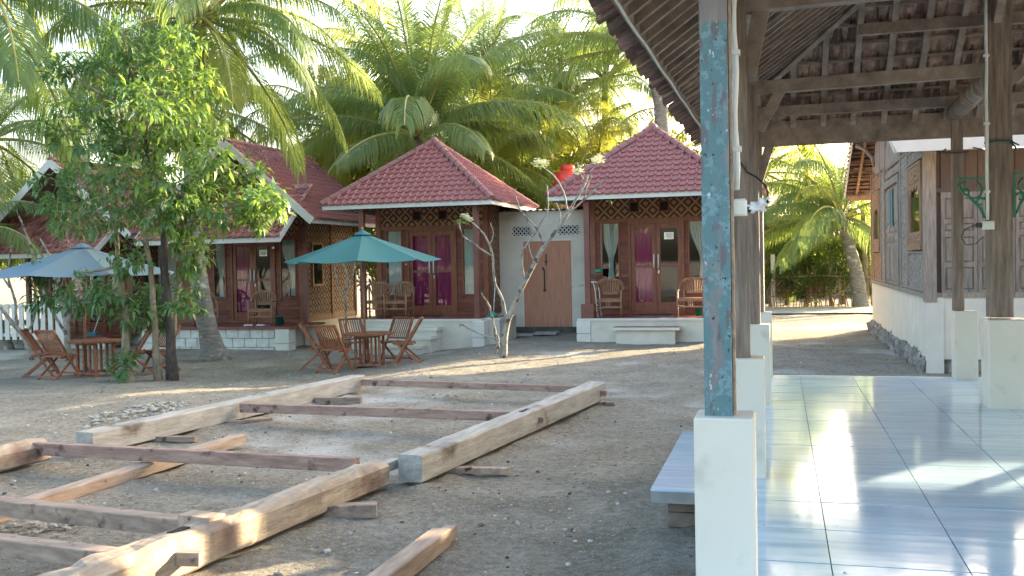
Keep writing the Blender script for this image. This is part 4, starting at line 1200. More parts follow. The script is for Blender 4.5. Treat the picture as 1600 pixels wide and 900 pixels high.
m.tube([(1.64 + .10 * math.cos(a), 8.9 , 2.99 + .10 * math.sin(a)) for a in np.linspace(0, 6.28, 20)], .006, 5)
m.tube([(1.45, 8.9, 2.95), (1.5, 8.6, 2.80), (1.56, 8.4, 2.86), (1.545, 8.3, 3.0)], .006, 5)
m.tube([(1.50, 8.28, 2.98), (1.515, 8.28, 2.7), (1.53, 8.28, 2.45)], .005, 5)
m.build('loop', 'rope', rp)
m = MB(); m.tube([(1.52, 8.28, 2.46), (1.6, 8.27, 2.47), (1.72, 8.28, 2.465)], .009, 5); m.tube([(1.70, 8.28, 2.47), (1.76, 8.26, 2.43)], .007, 5); m.tube([(1.70, 8.28, 2.47), (1.745, 8.26, 2.40)], .007, 5); m.tube([(1.44, 8.28, 2.43), (1.52, 8.28, 2.41)], .006, 5)
tag(m.build('wire_tie', 'bucket_dark', None, loc=(1.6, 8.3, 2.46)), 'dark wire twisted around the thick inner post', 'wire')
hk = empty('hook', (1.6, 10.2, 2.6), 'bent iron hooks stuck through the slim post under the eave', 'hook')
m = MB(); m.tube([(1.46, 10.2, 2.60), (1.52, 10.2, 2.585), (1.60, 10.2, 2.575), (1.74, 10.2, 2.58)], .008, 6); m.tube([(1.46, 10.2, 2.60), (1.47, 10.2, 2.57), (1.54, 10.2, 2.62)], .008, 6); m.build('rod', 'dark_iron', hk)

gr = MB(); rr = random.Random(31)
for i in range(420):
    x = rr.uniform(-.3, 3.2); y = 3.2 + 7 * rr.random() ** 1.2; s = rr.uniform(.0015, .006); a = rr.uniform(0, 6.28)
    gr.add([(x - s * math.cos(a) * 1.6, y - s * math.sin(a) * 1.6, FZ + .0015), (x + s * math.sin(a), y - s * math.cos(a), FZ + .002), (x + s * math.cos(a) * 1.6, y + s * math.sin(a) * 1.6, FZ + .0015), (x - s * math.sin(a), y + s * math.cos(a), FZ + .003)], [(0, 1, 2, 3)])
gr.build('floor_grit', 'litter', pv, kind='stuff')
# tiled slab step beside the first pedestal
bs = empty('tiled_slab', (-.53, 6.6, 0), 'blue white tiled slab projecting from the pavilion edge over a brick support', 'slab')
m = MB(); m.box((-.735, 5.62, .222), (-.326, 7.56, .289)); m.build('slab', 'concrete', bs)
k = 0
for i in range(4):
    for j in range(1):
        m = MB(); m.box((-.737, 5.618 + .486 * i, .289), (-.326, 5.618 + .486 * i + .482, .300)); m.build('tile', 'floor_tile', bs)
for j in range(3):
    for i in range(2):
        m = MB(); m.box((-.66 + .17 * i, 5.80, -.05 + .09 * j), (-.66 + .17 * i + .162, 5.95, -.05 + .09 * j + .084)); m.build('brick', 'leg_brick', bs)
m = MB(); m.box((-.64, 5.84, -.1), (-.34, 7.3, .222)); m.build('support_wall', 'concrete', bs)

# ================================================================ WOODEN HOUSE ON THE RIGHT
HX, HY0, HY1, HXR = 1.905, 14.33, 22.62, 3.95
hs = empty('wooden_house', (HX, HY0, 0), 'old carved timber house on a white plastered base, right of the pavilion gap', 'house')
m = MB(); m.box((HX, HY0 + .001, .19), (HXR, HY1, 1.02)); m.build('base_wall', 'white_paint', hs)
m = MB(); m.box((HX - .02, HY0 - .03, .0), (2.11, HY0 + .2, 1.025)); m.build('corner_pilaster', 'white_paint', hs)
# rough rubble foundation
m = MB(); rr = random.Random(9)
y = HY0 + .02
while y < HY1:
    w_ = rr.uniform(.08, .2); blob(m, (HX - .0, y + w_ / 2, .05), (.06 + rr.random() * .07, w_ * .8, .16), rr.random() * 50, .8, 2); y += w_
x = HX + .3
while x < 3.8:
    w_ = rr.uniform(.16, .4); blob(m, (x + w_ / 2, HY0 + .02, .05), (w_ * .6, .09, .15), rr.random() * 50, .35, 2); x += w_
m.sm = [False] * len(m.sm); m.build('rubble_foundation', 'foundation', hs, kind='stuff')
m = MB(); m.box((HX + .005, HY0 + .05, -.1), (HXR, HY1 - .02, .19)); m.build('foundation', 'foundation', hs)
# timber walls (body behind the panels)
ze_f, slope_h, ymid = 3.05, .36, 19.0
def zroof(y): return ze_f - .06 + slope_h * (min(y, 2 * ymid - y) - 13.75)
m = MB(); m.prism([(HX + .03, HY0 + .03, 1.02), (HX + .03, HY1 - .02, 1.02), (HX + .03, HY1 - .02, zroof(HY1) - .02), (HX + .03, ymid, zroof(ymid) - .02), (HX + .03, HY0 + .03, zroof(HY0) - .02)], (.08, 0, 0)); m.build('side_wall', 'grey_wood', hs)
m = MB(); m.box((HX + .11, HY0 + .03, 1.02), (HXR, HY0 + .1, 3.0)); m.build('front_wall', 'dark_red_wood', hs)
m = MB(); m.box((HX + .11, HY1 - .1, 1.02), (HXR, HY1 - .02, 3.0)); m.build('rear_wall', 'grey_wood', hs)
m = MB(); m.box((HXR - .1, HY0 + .1, 1.02), (HXR, HY1 - .1, 3.3)); m.build('end_wall', 'grey_wood', hs)
# --- left wall: pieces given by y range and height; outward is -x
def lbox(mb, y0, y1, z0, z1, d0, d1): mb.box((HX - d1, y0, z0), (HX - d0, y1, z1))
def framed_panel(parent, y0, y1, z0, z1, mat, depth=.012):
    m = MB(); m.prism([(HX - .004, y0, z0), (HX - .004, y1, z0), (HX - .004, y1, z1), (HX - .004, y0, z1)], (.03, 0, 0))
    e = min(.03, (y1 - y0) * .2)
    m.add([(HX - .004, y0 + .01, z0 + .01), (HX - .004, y1 - .01, z0 + .01), (HX - .004, y1 - .01, z1 - .01), (HX - .004, y0 + .01, z1 - .01),
           (HX - depth - .004, y0 + e + .01, z0 + e + .01), (HX - depth - .004, y1 - e - .01, z0 + e + .01), (HX - depth - .004, y1 - e - .01, z1 - e - .01), (HX - depth - .004, y0 + e + .01, z1 - e - .01)],
          [(0, 1, 5, 4), (1, 2, 6, 5), (2, 3, 7, 6), (3, 0, 4, 7), (4, 5, 6, 7)])
    return m.build('panel', mat, parent)
m = MB(); lbox(m, HY0, HY1, 1.02, 1.09, -.03, .03); m.build('sill_beam', 'grey_wood', hs)
m = MB(); m.box((HX - .04, HY0 - .05, .97), (HX + .12, HY0 + .05, 3.05)); m.build('corner_post', 'grey_wood', hs)
for y in (14.44, 16.28, 17.18, 19.72, 20.45, 22.0, 22.5):
    m = MB(); lbox(m, y - .045, y + .045, 1.09, min(zroof(y), 3.35), -.03, .022); m.build('wall_post', 'grey_wood' if y < 20 else 'orange_wood', hs)  # far posts orange: warm bounce light put into the wood colour
def carved_window(y0, y1, z0, z1, fm, label=None):
    w_ = MB(); e = .10
    lbox(w_, y0, y0 + e, z0, z1, -.02, .035); lbox(w_, y1 - e, y1, z0, z1, -.02, .035)
    lbox(w_, y0 + e, y1 - e, z1 - .28, z1, -.02, .03); lbox(w_, y0 + e, y1 - e, z0, z0 + .20, -.02, .03)
    lbox(w_, y0 - .04, y1 + .04, z0 - .06, z0, -.02, .05); lbox(w_, y0 - .02, y1 + .02, z1, z1 + .04, -.02, .04)
    o = w_.build('window', fm, hs)
    g = MB(); lbox(g, y0 + e, y1 - e, z0 + .2, z1 - .28, -.004, .004); g.build('pane', 'glass', o)
    g = MB(); lbox(g, y0 + e, y1 - e, z0 + .2, z1 - .28, -.022, -.012); g.build('blind', 'interior', o)
    # shaped head of hanging drops and carved bottom
    k = MB()
    for i in range(4):
        yy = y0 + e + (y1 - y0 - 2 * e) * (i + .5) / 4; dz_ = (.14, .07, .07, .14)[i]; ww = (y1 - y0 - 2 * e) / 8
        k.prism([(HX - .028, yy - ww, z1 - .28), (HX - .028, yy + ww, z1 - .28), (HX - .028, yy + ww * .5, z1 - .28 - dz_ * .6), (HX - .028, yy, z1 - .28 - dz_), (HX - .028, yy - ww * .5, z1 - .28 - dz_ * .6)], (.012, 0, 0))
    k.build('carved_fringe', fm, o)
    k = MB(); lbox(k, y0 + e + .03, y1 - e - .03, z1 - .24, z1 - .05, .030, .036); k.build('carved_panel', 'carved_orange', o)
    k = MB(); lbox(k, y0 + e + .03, y1 - e - .03, z0 + .03, z0 + .16, .030, .036); k.build('carved_panel', 'carved_orange', o)
carved_window(14.62, 16.05, 1.74, 2.88, 'orange_wood')
carved_window(20.62, 21.90, 1.74, 2.86, 'orange_wood')
def cpanel(y0, y1, z0, z1, mat):
    m = MB(); lbox(m, y0, y1, z0, z1, -.03, .006); m.build('carved_panel', mat, hs)
    f = MB()
    lbox(f, y0, y1, z0, z0 + .03, .006, .022); lbox(f, y0, y1, z1 - .03, z1, .006, .022); lbox(f, y0, y0 + .03, z0 + .03, z1 - .03, .006, .022); lbox(f, y1 - .03, y1, z0 + .03, z1 - .03, .006, .022)
    f.build('panel_frame', 'grey_wood' if 'grey' in mat else 'orange_wood', hs)
cpanel(14.49, 16.23, 1.10, 1.66, 'carved_grey'); cpanel(16.33, 17.13, 1.10, 3.2, 'carved_grey'); cpanel(14.49, 16.23, 2.95, 3.15, 'carved_grey')
cpanel(19.77, 20.40, 1.10, 3.2, 'carved_grey'); cpanel(20.50, 21.95, 1.10, 1.66, 'carved_orange'); cpanel(20.50, 21.95, 2.93, 3.2, 'carved_orange'); cpanel(22.05, 22.45, 1.1, 3.0, 'carved_orange')  # orange far panels carry the warm light from the ground in their colour
# double door in the side wall
d_ = MB(); lbox(d_, 17.3, 17.42, 1.09, 2.95, -.02, .04); lbox(d_, 19.48, 19.6, 1.09, 2.95, -.02, .04); lbox(d_, 17.42, 19.48, 2.83, 2.95, -.02, .04); dr = d_.build('door_frame', 'grey_wood', hs)
for (a, b) in ((17.42, 18.13), (18.15, 18.75), (18.77, 19.48)):
    l_ = MB(); lbox(l_, a + .005, b - .005, 1.10, 2.82, -.02, -.001); lf = l_.build('door_leaf', 'grey_wood', hs)
    for (c, d) in ((1.14, 1.78), (1.82, 1.95), (1.99, 2.12), (2.16, 2.78)):
        framed_panel(lf, a + .06, b - .06, c, d, 'grey_brown_wood' if (a + c) % .3 > .1 else 'grey_wood', .016)
t_ = MB(); lbox(t_, 18.22, 18.40, 2.12, 2.46, .021, .032); lbox(t_, 18.22, 18.40, 2.48, 2.76, .021, .032); lbox(t_, 18.55, 18.70, 2.12, 2.76, .021, .03); t_.build('teal_slat', 'teal_paint', hs)
for (a, b) in ((17.4, 18.1), (18.15, 18.75), (18.8, 19.5)):
    framed_panel(hs, a, b, 3.0, 3.12, 'grey_wood'); framed_panel(hs, a, b, 3.18, 3.6, 'grey_wood')
for y in (15.4, 16.6, 20.1, 21.1):
    framed_panel(hs, y - .4, y + .4, 3.24, zroof(y - .4 if y < 19 else y + .4) - .08, 'grey_wood')
# --- front wall leaves facing the yard
m = MB(); m.box((2.02, HY0 - .012, 1.02), (HXR, HY0 + .03, 1.09)); m.build('sill_beam', 'grey_wood', hs)
m = MB(); m.box((2.02, HY0 - .01, 2.44), (HXR, HY0 + .03, 2.5)); m.build('head_beam', 'dark_red_wood', hs)
x = 2.09; n = 0
while x < 3.45:
    w_ = .455
    l_ = MB()
    for (a, b, c, d) in ((x, x + .05, 1.09, 2.44), (x + w_ - .05, x + w_ - .006, 1.09, 2.44), (x + .05, x + w_ - .05, 2.36, 2.44), (x + .05, x + w_ - .05, 1.09, 1.13), (x + .05, x + w_ - .05, 1.43, 1.50), (x + .05, x + w_ - .05, 1.84, 1.92), (x + .05, x + w_ - .05, 2.02, 2.08)):
        l_.box((a, HY0 - .01, c), (b, HY0 + .03, d))
    lf = l_.build('shutter_leaf', 'grey_brown_wood', hs)
    for (c, d) in ((1.13, 1.43), (1.50, 1.84), (1.92, 2.02), (2.08, 2.36)):
        p = MB(); a, b = x + .05, x + w_ - .05; e = .022; yy = HY0 + .012
        p.add([(a, yy, c), (b, yy, c), (b, yy, d), (a, yy, d), (a + e, yy - .014, c + e), (b - e, yy - .014, c + e), (b - e, yy - .014, d - e), (a + e, yy - .014, d - e), ],
              [(0, 1, 5, 4), (1, 2, 6, 5), (2, 3, 7, 6), (3, 0, 4, 7), (4, 5, 6, 7)])
        p.build('panel', 'grey_brown_wood', lf)
    for q in range(3):
        b_ = MB(); b_.box((x + q * w_ / 3 + .004, HY0 - .003, 2.5), (x + (q + 1) * w_ / 3 - .004, HY0 + .03, 2.98)); b_.build('board', 'dark_red_wood', hs)
    x += w_; n += 1
# two small dark plates on the front wall
for (z0_, z1_) in ((1.99, 2.24), (1.86, 1.96)):
    k = MB(); k.box((2.76, HY0 - .02, z0_), (2.83, HY0 - .011, z1_)); k.build('iron_plate', 'dark_iron', hs)
# --- roof
VX = 1.47
m = MB(); yr0, yr1 = 13.75, 24.25
zr_ = ze_f + slope_h * (ymid - yr0)
m.prism([(VX, yr0, ze_f), (HXR + .1, yr0, ze_f), (HXR + .1, ymid, zr_), (VX, ymid, zr_)], (0, 0, .05)); m.prism([(VX, ymid, zr_), (HXR + .1, ymid, zr_), (HXR + .1, yr1, ze_f - .0), (VX, yr1, ze_f)], (0, 0, .05))
hr = m.build('roof', 'old_tile', hs)
tl = MB(); rr = random.Random(2)
for s in (0, 1):
    Lr = math.hypot(ymid - yr0, zr_ - ze_f); k = int(Lr / .2)
    for i in range(1, k + 1):
        f = i / k; y = yr0 + (ymid - yr0) * f if s == 0 else yr1 - (yr1 - ymid) * f; z = ze_f + (zr_ - ze_f) * f
        for j in range(8):
            xx = VX - .03 + .13 * j
            tl.box((xx, y - .1, z - .028 + rr.uniform(-.01, .01)), (xx + .115, y + .1, z - .003)); 
            if j == 0: tl.box((xx - .01, y - .1, z + .05), (xx + .11, y + .1, z + .085))
tl.build('roof_tiles', 'old_tile', hr, kind='stuff')
for y in np.arange(14.1, 24.2, .42):
    zz = ze_f + slope_h * (min(y, 2 * ymid - y) - yr0)
    m = MB(); m.beam((VX + .03, y, zz - .05), (HX + .05, y, zz - .05), .04, .035); m.build('batten', 'orange_wood', hr)
for (ya, yb_, za, zb_) in ((yr0, ymid, ze_f, zr_), (ymid, yr1, zr_, ze_f)):
    m = MB(); m.beam((VX + .24, ya, za - .085), (VX + .24, yb_, zb_ - .085), .05, .06); m.build('rafter', 'orange_wood', hr)
    m = MB(); m.beam((VX - .012, ya, za - .02), (VX - .012, yb_, zb_ - .02), .022, .19); m.build('bargeboard', 'fascia_paint', hr)
for y in (17.0, 19.0, 21.5):
    zz = zroof(y); m = MB(); m.tube([(HX - .02, y, zz - .55), (HX - .08, y, zz - .35), (HX - .2, y, zz - .2), (VX + .05, y, zz - .1)], .035, 6); m.build('bracket', 'grey_wood', hs)
m = MB(); m.box((VX - .0, yr0 - .03, ze_f - .10), (HXR + .1, yr0 - .005, ze_f + .095)); m.build('fascia', 'fascia_paint', hr)
m = MB(); m.prism([(VX - .10, yr0 - .034, ze_f + .1), (VX + .02, yr0 - .034, ze_f + .1), (VX + .02, yr0 - .034, ze_f - .11)], (0, .03, 0)); m.build('fascia_end', 'fascia_paint', hr)
m = MB(); m.box((VX, yr1 + .005, ze_f - .12), (HXR + .1, yr1 + .03, ze_f + .06)); m.build('fascia', 'fascia_end', hr)
m = MB(); m.box((VX + .05, yr1 - .3, ze_f - .17), (HX + .1, yr1 - .22, ze_f - .07)); m.build('purlin', 'orange_wood', hr)

# unseen walls and roof added to shade the yard; their gaps aim sun patches
m = MB(); m.box((4.5, 13.7, .0), (6.4, 13.9, 3.3)); m.box((7.28, 13.7, .0), (9.6, 13.9, 3.3)); m.box((6.4, 13.7, 0), (7.28, 13.9, 2.50)); m.box((6.4, 13.7, 2.74), (7.28, 13.9, 3.3)); m.build('added_shade_wall', 'plaster', hs)
m = MB(); m.prism([(4.46, 13.2, 3.3), (4.46, 14.3, 3.3), (4.46, 13.8, 3.9)], (5.3, 0, 0)); m.build('added_shade_roof', 'old_tile', hs)
m = MB(); m.box((HXR - .3, 14.36, .0), (5.2, 14.5, 2.60)); m.build('added_shade_gap_wall', 'plaster', hs)

# ================================================================ FURNITURE
def make_armchair(name, label, group):
    r_ = empty(name, (0, 0, 0), label, 'chair', group)
    W, D, sh, ah, bh = .26, .24, .36, .52, .74
    wd = 'teak_worn'
    for sx in (-1, 1):
        m = MB(); m.tube([(sx * W, -D, 0), (sx * W, -D, ah)], .021, 8); m.build('leg', wd, r_)
        m = MB(); m.tube([(sx * W * .86, D, 0), (sx * W * .86, D - .01, sh), (sx * W * .9, D + .03, bh - .08)], .02, 8); m.build('leg', wd, r_)
        m = MB(); m.beam((sx * W, -D - .03, ah + .01), (sx * W * 1.02, D * .3, ah + .015), .05, .025); m.build('armrest', wd, r_)
        m = MB(); m.beam((sx * W, -D, .20), (sx * W * .88, D, .20), .022, .03); m.build('side_rail', wd, r_)
    s = MB()
    for i in range(7):
        y = -D + .01 + i * (2 * D - .02) / 6; s.box((-W + .02, y - .028, sh - .012), (W - .02, y + .028, sh + .01))
    s.build('seat', wd, r_)
    f = MB(); f.beam((-W, -D, sh - .03), (W, -D, sh - .03), .028, .04); f.beam((-W, -D, .20), (W, -D, .20), .024, .03)
    for x in (-.04, 0, .04): f.beam((x, -D, .215), (x, -D, sh - .05), .014, .014, (1, 0, 0))
    f.build('front_rail', wd, r_)
    # curved back: crest sweeping round into the arms
    b = MB(); pts = []
    for i in range(15):
        t = -1 + 2 * i / 14; a = t * 1.35
        pts.append((W * 1.06 * math.sin(a) / math.sin(1.35), D * .3 + .20 * math.cos(a * 1.0) - .04, ah + .02 + (bh - ah) * max(0, 1 - abs(t) ** 3.6)))
    for i in range(14): b.beam(pts[i], pts[i + 1], .03, .05)
    for i in range(9):
        t = -.62 + 1.24 * i / 8; a = t * 1.35
        top = Vector((W * 1.06 * math.sin(a) / math.sin(1.35), D * .3 + .20 * math.cos(a) - .04, ah + .02 + (bh - ah) * (1 - abs(t) ** 3.6)))
        bot = Vector((top.x * .74, D - .02, sh + .12)); b.beam(bot, top, .026, .012, (0, 1, 0))
    b.beam((-.16, D - .02, sh + .11), (.16, D - .02, sh + .11), .024, .035)
    b.build('backrest', wd, r_)
    return r_
def make_folding(name, label, group):
    """slatted folding chair: crossing side frames, tilted slatted back; faces -y"""
    r_ = empty(name, (0, 0, 0), label, 'chair', group)
    W = .215; wd = 'teak_furniture'
    for sx in (-1, 1):
        m = MB(); m.beam((sx * W, -.22, 0.005), (sx * W, .27, .80), .022, .038, (0, -1, .6)); m.build('leg', wd, r_)
        m = MB(); m.beam((sx * (W - .026), .27, 0.005), (sx * (W - .026), -.20, .40), .022, .036, (0, 1, 1)); m.build('leg', wd, r_)
    m = MB(); m.beam((-W + .03, .23, .05), (W - .03, .23, .05), .02, .032); m.build('stretcher', wd, r_)
    m = MB(); m.beam((-W + .012, -.17, .085), (W - .012, -.17, .085), .02, .032); m.build('stretcher', wd, r_)
    s = MB()
    for i in range(6):
        y = -.21 + i * .062; z = .385 - .012 * i / 5; s.box((-W + .015, y - .026, z - .009), (W - .015, y + .026, z + .009))
    s.beam((-W + .04, -.22, .365), (-W + .04, .14, .355), .02, .03); s.beam((W - .04, -.22, .365), (W - .04, .14, .355), .02, .03)
    s.build('seat', wd, r_)
    b = MB()
    def bp(z): return -.22 + .49 * (z / .80)
    b.beam((-W - .008, bp(.80), .80), (W + .008, bp(.80), .80), .045, .022, (0, .5, 1))
    b.beam((-W + .01, bp(.44), .44), (W - .01, bp(.44), .44), .035, .02, (0, .5, 1))
    for i in range(9):
        x = (-W + .035) + i * (2 * W - .07) / 8; b.beam((x, bp(.44), .44), (x, bp(.79), .79), .022, .010, (0, 1, -.6))
    b.build('backrest', wd, r_)
    return r_
def make_table(name, label):
    r_ = empty(name, (0, 0, 0), label, 'table', 'round garden tables')
    wd = 'teak_furniture'; t = MB(); Rr = .43; z = .60
    for i in range(11):
        x = -Rr + (i + .5) * 2 * Rr / 11
        h = min(math.sqrt(max(.01, Rr * Rr - x * x)), Rr * .95)
        t.box((x - .036, -h, z - .018), (x + .036, h, z))
    for i in range(8):
        a, b = 2 * math.pi * i / 8 + .39, 2 * math.pi * (i + 1) / 8 + .39
        t.beam((Rr * math.cos(a), Rr * math.sin(a), z - .012), (Rr * math.cos(b), Rr * math.sin(b), z - .012), .06, .028)
    t.build('tabletop', wd, r_)
    for sx in (-1, 1):
        for sy in (-1, 1):
            m = MB(); m.beam((sx * .21, sy * .19, 0), (sx * .21, sy * .19, z - .02), .042, .042, (0, 1, 0)); m.build('leg', wd, r_)
            m = MB(); m.beam((sx * .07, sy * .19, 0.04), (sx * .07, sy * .19, z - .03), .036, .03, (0, 1, 0)); m.build('leg', wd, r_)
    for sy in (-1, 1):
        m = MB(); m.beam((-.21, sy * .19, .05), (.21, sy * .19, .05), .03, .04); m.build('foot_rail', wd, r_)
        m = MB(); m.beam((-.21, sy * .19, z - .045), (.21, sy * .19, z - .045), .03, .05); m.build('top_rail', wd, r_)
    m = MB(); m.beam((0, -.19, .07), (0, .19, .07), .04, .03); m.build('cross_rail', wd, r_)
    return r_
arm = make_armchair('armchair', 'curved slat back armchair left of the notice door, beside the white towel rack', 'armchairs on the porches')
fold = make_folding('folding_chair', 'slatted folding chair with its back to the camera, left of the teal parasol pole', 'folding chairs around the garden tables')
tab = make_table('garden_table', 'slatted wooden garden table standing under the teal parasol')
index_children()
arm.location = (-3.42, 20.12, .46); arm.rotation_euler = (0, 0, R(4))
for (x, y, z, r_, lb) in [
        (-1.73, 20.15, .46, -6, 'curved slat back armchair partly hidden by the teal painted post'),
        (-8.62, 20.2, .46, 12, 'left one of two armchairs side by side on the middle porch behind the teal parasol'),
        (-8.05, 20.1, .46, -4, 'right one of two armchairs side by side on the middle porch, by the magenta door'),
        (-12.93, 20.15, .302, 40, 'armchair on the gabled bungalow porch just right of the leaning palm trunk'),
        (-11.42, 20.15, .302, 14, 'armchair on the gabled bungalow porch beside the dark green bucket'),
        (-17.5, 20.3, .082, 20, 'armchair on the far left porch, left of the blue broom'),
        (-16.6, 20.3, .082, -10, 'armchair on the far left porch behind the blue grey parasol')]:
    copy_tree(arm, (x, y, z), R(r_), lb)
T2 = (-7.06, 16.15); g2 = gz(*T2) + .0
tab.location = (T2[0], T2[1], g2); tab.rotation_euler = (0, 0, R(12))
copy_tree(tab, (-11.35, 14.35, gz(-11.35, 14.35)), R(-8), 'slatted wooden garden table standing under the blue grey parasol')
T1 = (-11.35, 14.35)
def seat_at(o, x, y, rz_, lb, first=False):
    z = gz(x, y)
    if first: o.location = (x, y, z); o.rotation_euler = (0, 0, rz_); o['label'] = lb
    else: copy_tree(o, (x, y, z), rz_, lb)
# chair faces -y at rz 0: turned so that it faces the table
def face(x, y, T): return math.atan2(T[1] - y, T[0] - x) + math.pi / 2
P = (-7.36, 15.35); seat_at(fold, P[0], P[1], R(170), 'slatted folding chair with its back to the camera at the teal parasol table', True)
for (x, y, dr_, T, lb) in [
        (-7.92, 15.80, R(0), T2, 'slatted folding chair on the left side of the teal parasol table'),
        (-6.38, 16.22, R(8), T2, 'slatted folding chair seen side on at the right of the teal parasol table'),
        (-6.88, 16.95, R(0), T2, 'slatted folding chair on the far side of the teal parasol table, facing the camera'),
        (-7.65, 16.85, R(5), T2, 'slatted folding chair at the far left of the teal parasol table'),
        (-12.20, 14.05, R(10), T1, 'slatted folding chair leaning back at the far left of the blue grey parasol table'),
        (-11.42, 13.55, R(-4), T1, 'slatted folding chair with its back to the camera at the blue grey parasol table'),
        (-10.86, 14.78, R(0), T1, 'slatted folding chair between the blue grey parasol table and the leafy tree'),
        (-10.6, 15.1, R(30), T1, 'slatted folding chair half hidden behind the leafy tree trunks')]:
    seat_at(fold, x, y, face(x, y, T) + dr_, lb)

def parasol(x, y, zr_, za, rad, mat, label, rot=0, tilt=0):
    g = gz(x, y); r_ = empty('parasol', (x, y, g), label, 'parasol', 'garden parasols')
    m = MB(); m.tube([(x, y, g), (x, y, za + .02)], .022, 10); m.build('pole', 'teak_worn', r_)
    m = MB(); m.lathe((x, y, g), [(.0, .0), (.20, 0), (.20, .05), (.05, .08), (.03, .12)], 14); m.build('base', 'dark_iron', r_)
    n = 8; sub = 6; vent = .05
    for k in range(n):
        a0 = rot + 2 * math.pi * k / n; a1 = rot + 2 * math.pi * (k + 1) / n
        P = []; rows = 7
        for j in range(rows + 1):
            t = vent + (1 - vent) * j / rows
            for i in range(sub + 1):
                s = i / sub; p0 = Vector((math.cos(a0), math.sin(a0), 0)); p1 = Vector((math.cos(a1), math.sin(a1), 0))
                p = (p0 * (1 - s) + p1 * s) * rad * t
                sag = .055 * math.sin(math.pi * s) * t
                z = za - (za - zr_) * (t ** .93) - sag * (1 if j < rows else .75)
                P.append((x + p.x * (1 - .04 * math.sin(math.pi * s) * (t ** 3)), y + p.y * (1 - .04 * math.sin(math.pi * s) * (t ** 3)), z + tilt * p.x))
        m = MB(); m.add(P, [(j * (sub + 1) + i, (j + 1) * (sub + 1) + i, (j + 1) * (sub + 1) + i + 1, j * (sub + 1) + i + 1) for j in range(rows) for i in range(sub)], True)
        m.build('canopy_panel', mat, r_)
        ex = Vector((math.cos(a0), math.sin(a0), 0))
        m = MB(); m.beam((x, y, za - .05), (x + ex.x * rad * .985, y + ex.y * rad * .985, zr_ - .012 + tilt * ex.x * rad), .016, .02); m.build('rib', 'teak_worn', r_)
    m = MB(); P = []
    for k in range(n):
        a0 = rot + 2 * math.pi * k / n; P.append((x + math.cos(a0) * rad * .12, y + math.sin(a0) * rad * .12, za - .04))
    P.append((x, y, za + .055)); m.add(P, [(k, (k + 1) % n, n) for k in range(n)]); m.build('vent_cap', mat, r_)
    m = MB(); m.lathe((x, y, za + .05), [(.02, 0), (.028, .02), (.012, .05), (0, .06)], 8); m.build('finial', 'teak_worn', r_)
parasol(-7.17, 16.2, 1.70, 2.20, 1.40, 'canvas_teal', 'open teal green parasol above the garden table', rot=R(20))
parasol(-11.75, 14.6, 1.56, 2.06, 1.62, 'canvas_blue', 'open blue grey parasol behind the leafy tree', rot=R(8))

# ---- small things on the porches
def bucket(x, y, z, r0, h, mat, label):
    b = empty('bucket', (x, y, z), label, 'bucket')
    m = MB(); m.lathe((x, y, z), [(0, 0), (r0 * .8, 0), (r0, h), (r0 * 1.08, h), (r0 * 1.08, h - .02), (r0 * .97, h - .02), (r0 * .78, .02), (0, .02)], 18); m.build('pail', mat, b)
    m = MB(); m.tube([(x + r0 * 1.05 * math.cos(a), y - r0 * .3 * math.sin(a), z + h - .01 - .10 * math.sin(a)) for a in np.linspace(0, math.pi, 10)], .004, 5); m.build('handle', 'steel', b)
bucket(-1.60, 20.28, .46, .10, .19, 'green_plastic', 'bright green bucket under the armchair beside the teal painted post')
bucket(-10.92, 20.0, .302, .11, .21, 'bucket_dark', 'dark green bucket on the gabled bungalow porch')
rk = empty('towel_rack', (-3.66, 20.0, .46), 'white metal towel rack standing behind the brown porch post', 'rack')
for y in (19.85, 20.3):
    m = MB(); m.tube([(-3.62, y - .06, .46), (-3.66, y - .02, .98), (-3.70, y, 1.16), (-3.76, y, 1.18), (-3.90, y, 1.17)], .011, 6); m.build('side_frame', 'pvc', rk)
    m = MB(); m.tube([(-3.82, y, .70), (-3.72, y, .70), (-3.66, y, .64), (-3.6, y - .05, .46)], .009, 6); m.build('side_bar', 'pvc', rk)
m = MB(); m.tube([(-3.9, 19.8, 1.12), (-4.2, 19.8, 1.08)], .010, 6); m.tube([(-3.66, 19.83, .98), (-3.66, 20.28, .98)], .008, 6); m.tube([(-3.62, 19.8, .6), (-3.62, 20.28, .6)], .008, 6); m.build('rail', 'steel', rk)
ht = empty('hat', (-3.72, 20.3, 1.26), 'brown and green hat hanging beside the left window of the nearest bungalow', 'hat')
m = MB(); blob(m, (-3.76, 20.35, 1.34), (.15, .05, .10), 2, .25, 3); m.build('brim', 'hat_brown', ht)
m = MB(); blob(m, (-3.68, 20.33, 1.40), (.09, .055, .045), 6, .2, 3); m.build('crown', 'green_plastic', ht)
m = MB(); m.tube([(-3.62, 20.36, 1.3), (-3.62, 20.36, 2.4)], .006, 5); m.build('string', 'rope', ht)
bm_ = empty('broom', (-6.0, 20.0, .46), 'green headed broom with a pale stick on the middle porch', 'broom')
m = MB(); m.tube([(-5.98, 20.3, .52), (-5.97, 20.5, 1.30)], .010, 6); m.build('stick', 'pvc', bm_)
m = MB(); m.lathe((-5.99, 20.25, .465), [(.13, 0), (.12, .03), (.06, .08), (.02, .11)], 14); m.build('head', 'green_plastic', bm_)
bm_ = empty('broom', (-16.2, 19.9, .08), 'pale sticked broom with blue head on the far left porch', 'broom')
m = MB(); m.tube([(-15.7, 19.8, .14), (-15.55, 20.1, 1.0)], .012, 6); m.build('stick', 'pvc', bm_)
m = MB(); m.cbox((-15.72, 19.78, .12), (.26, .08, .08), 0, .01); m.build('head', 'teal_paint', bm_)
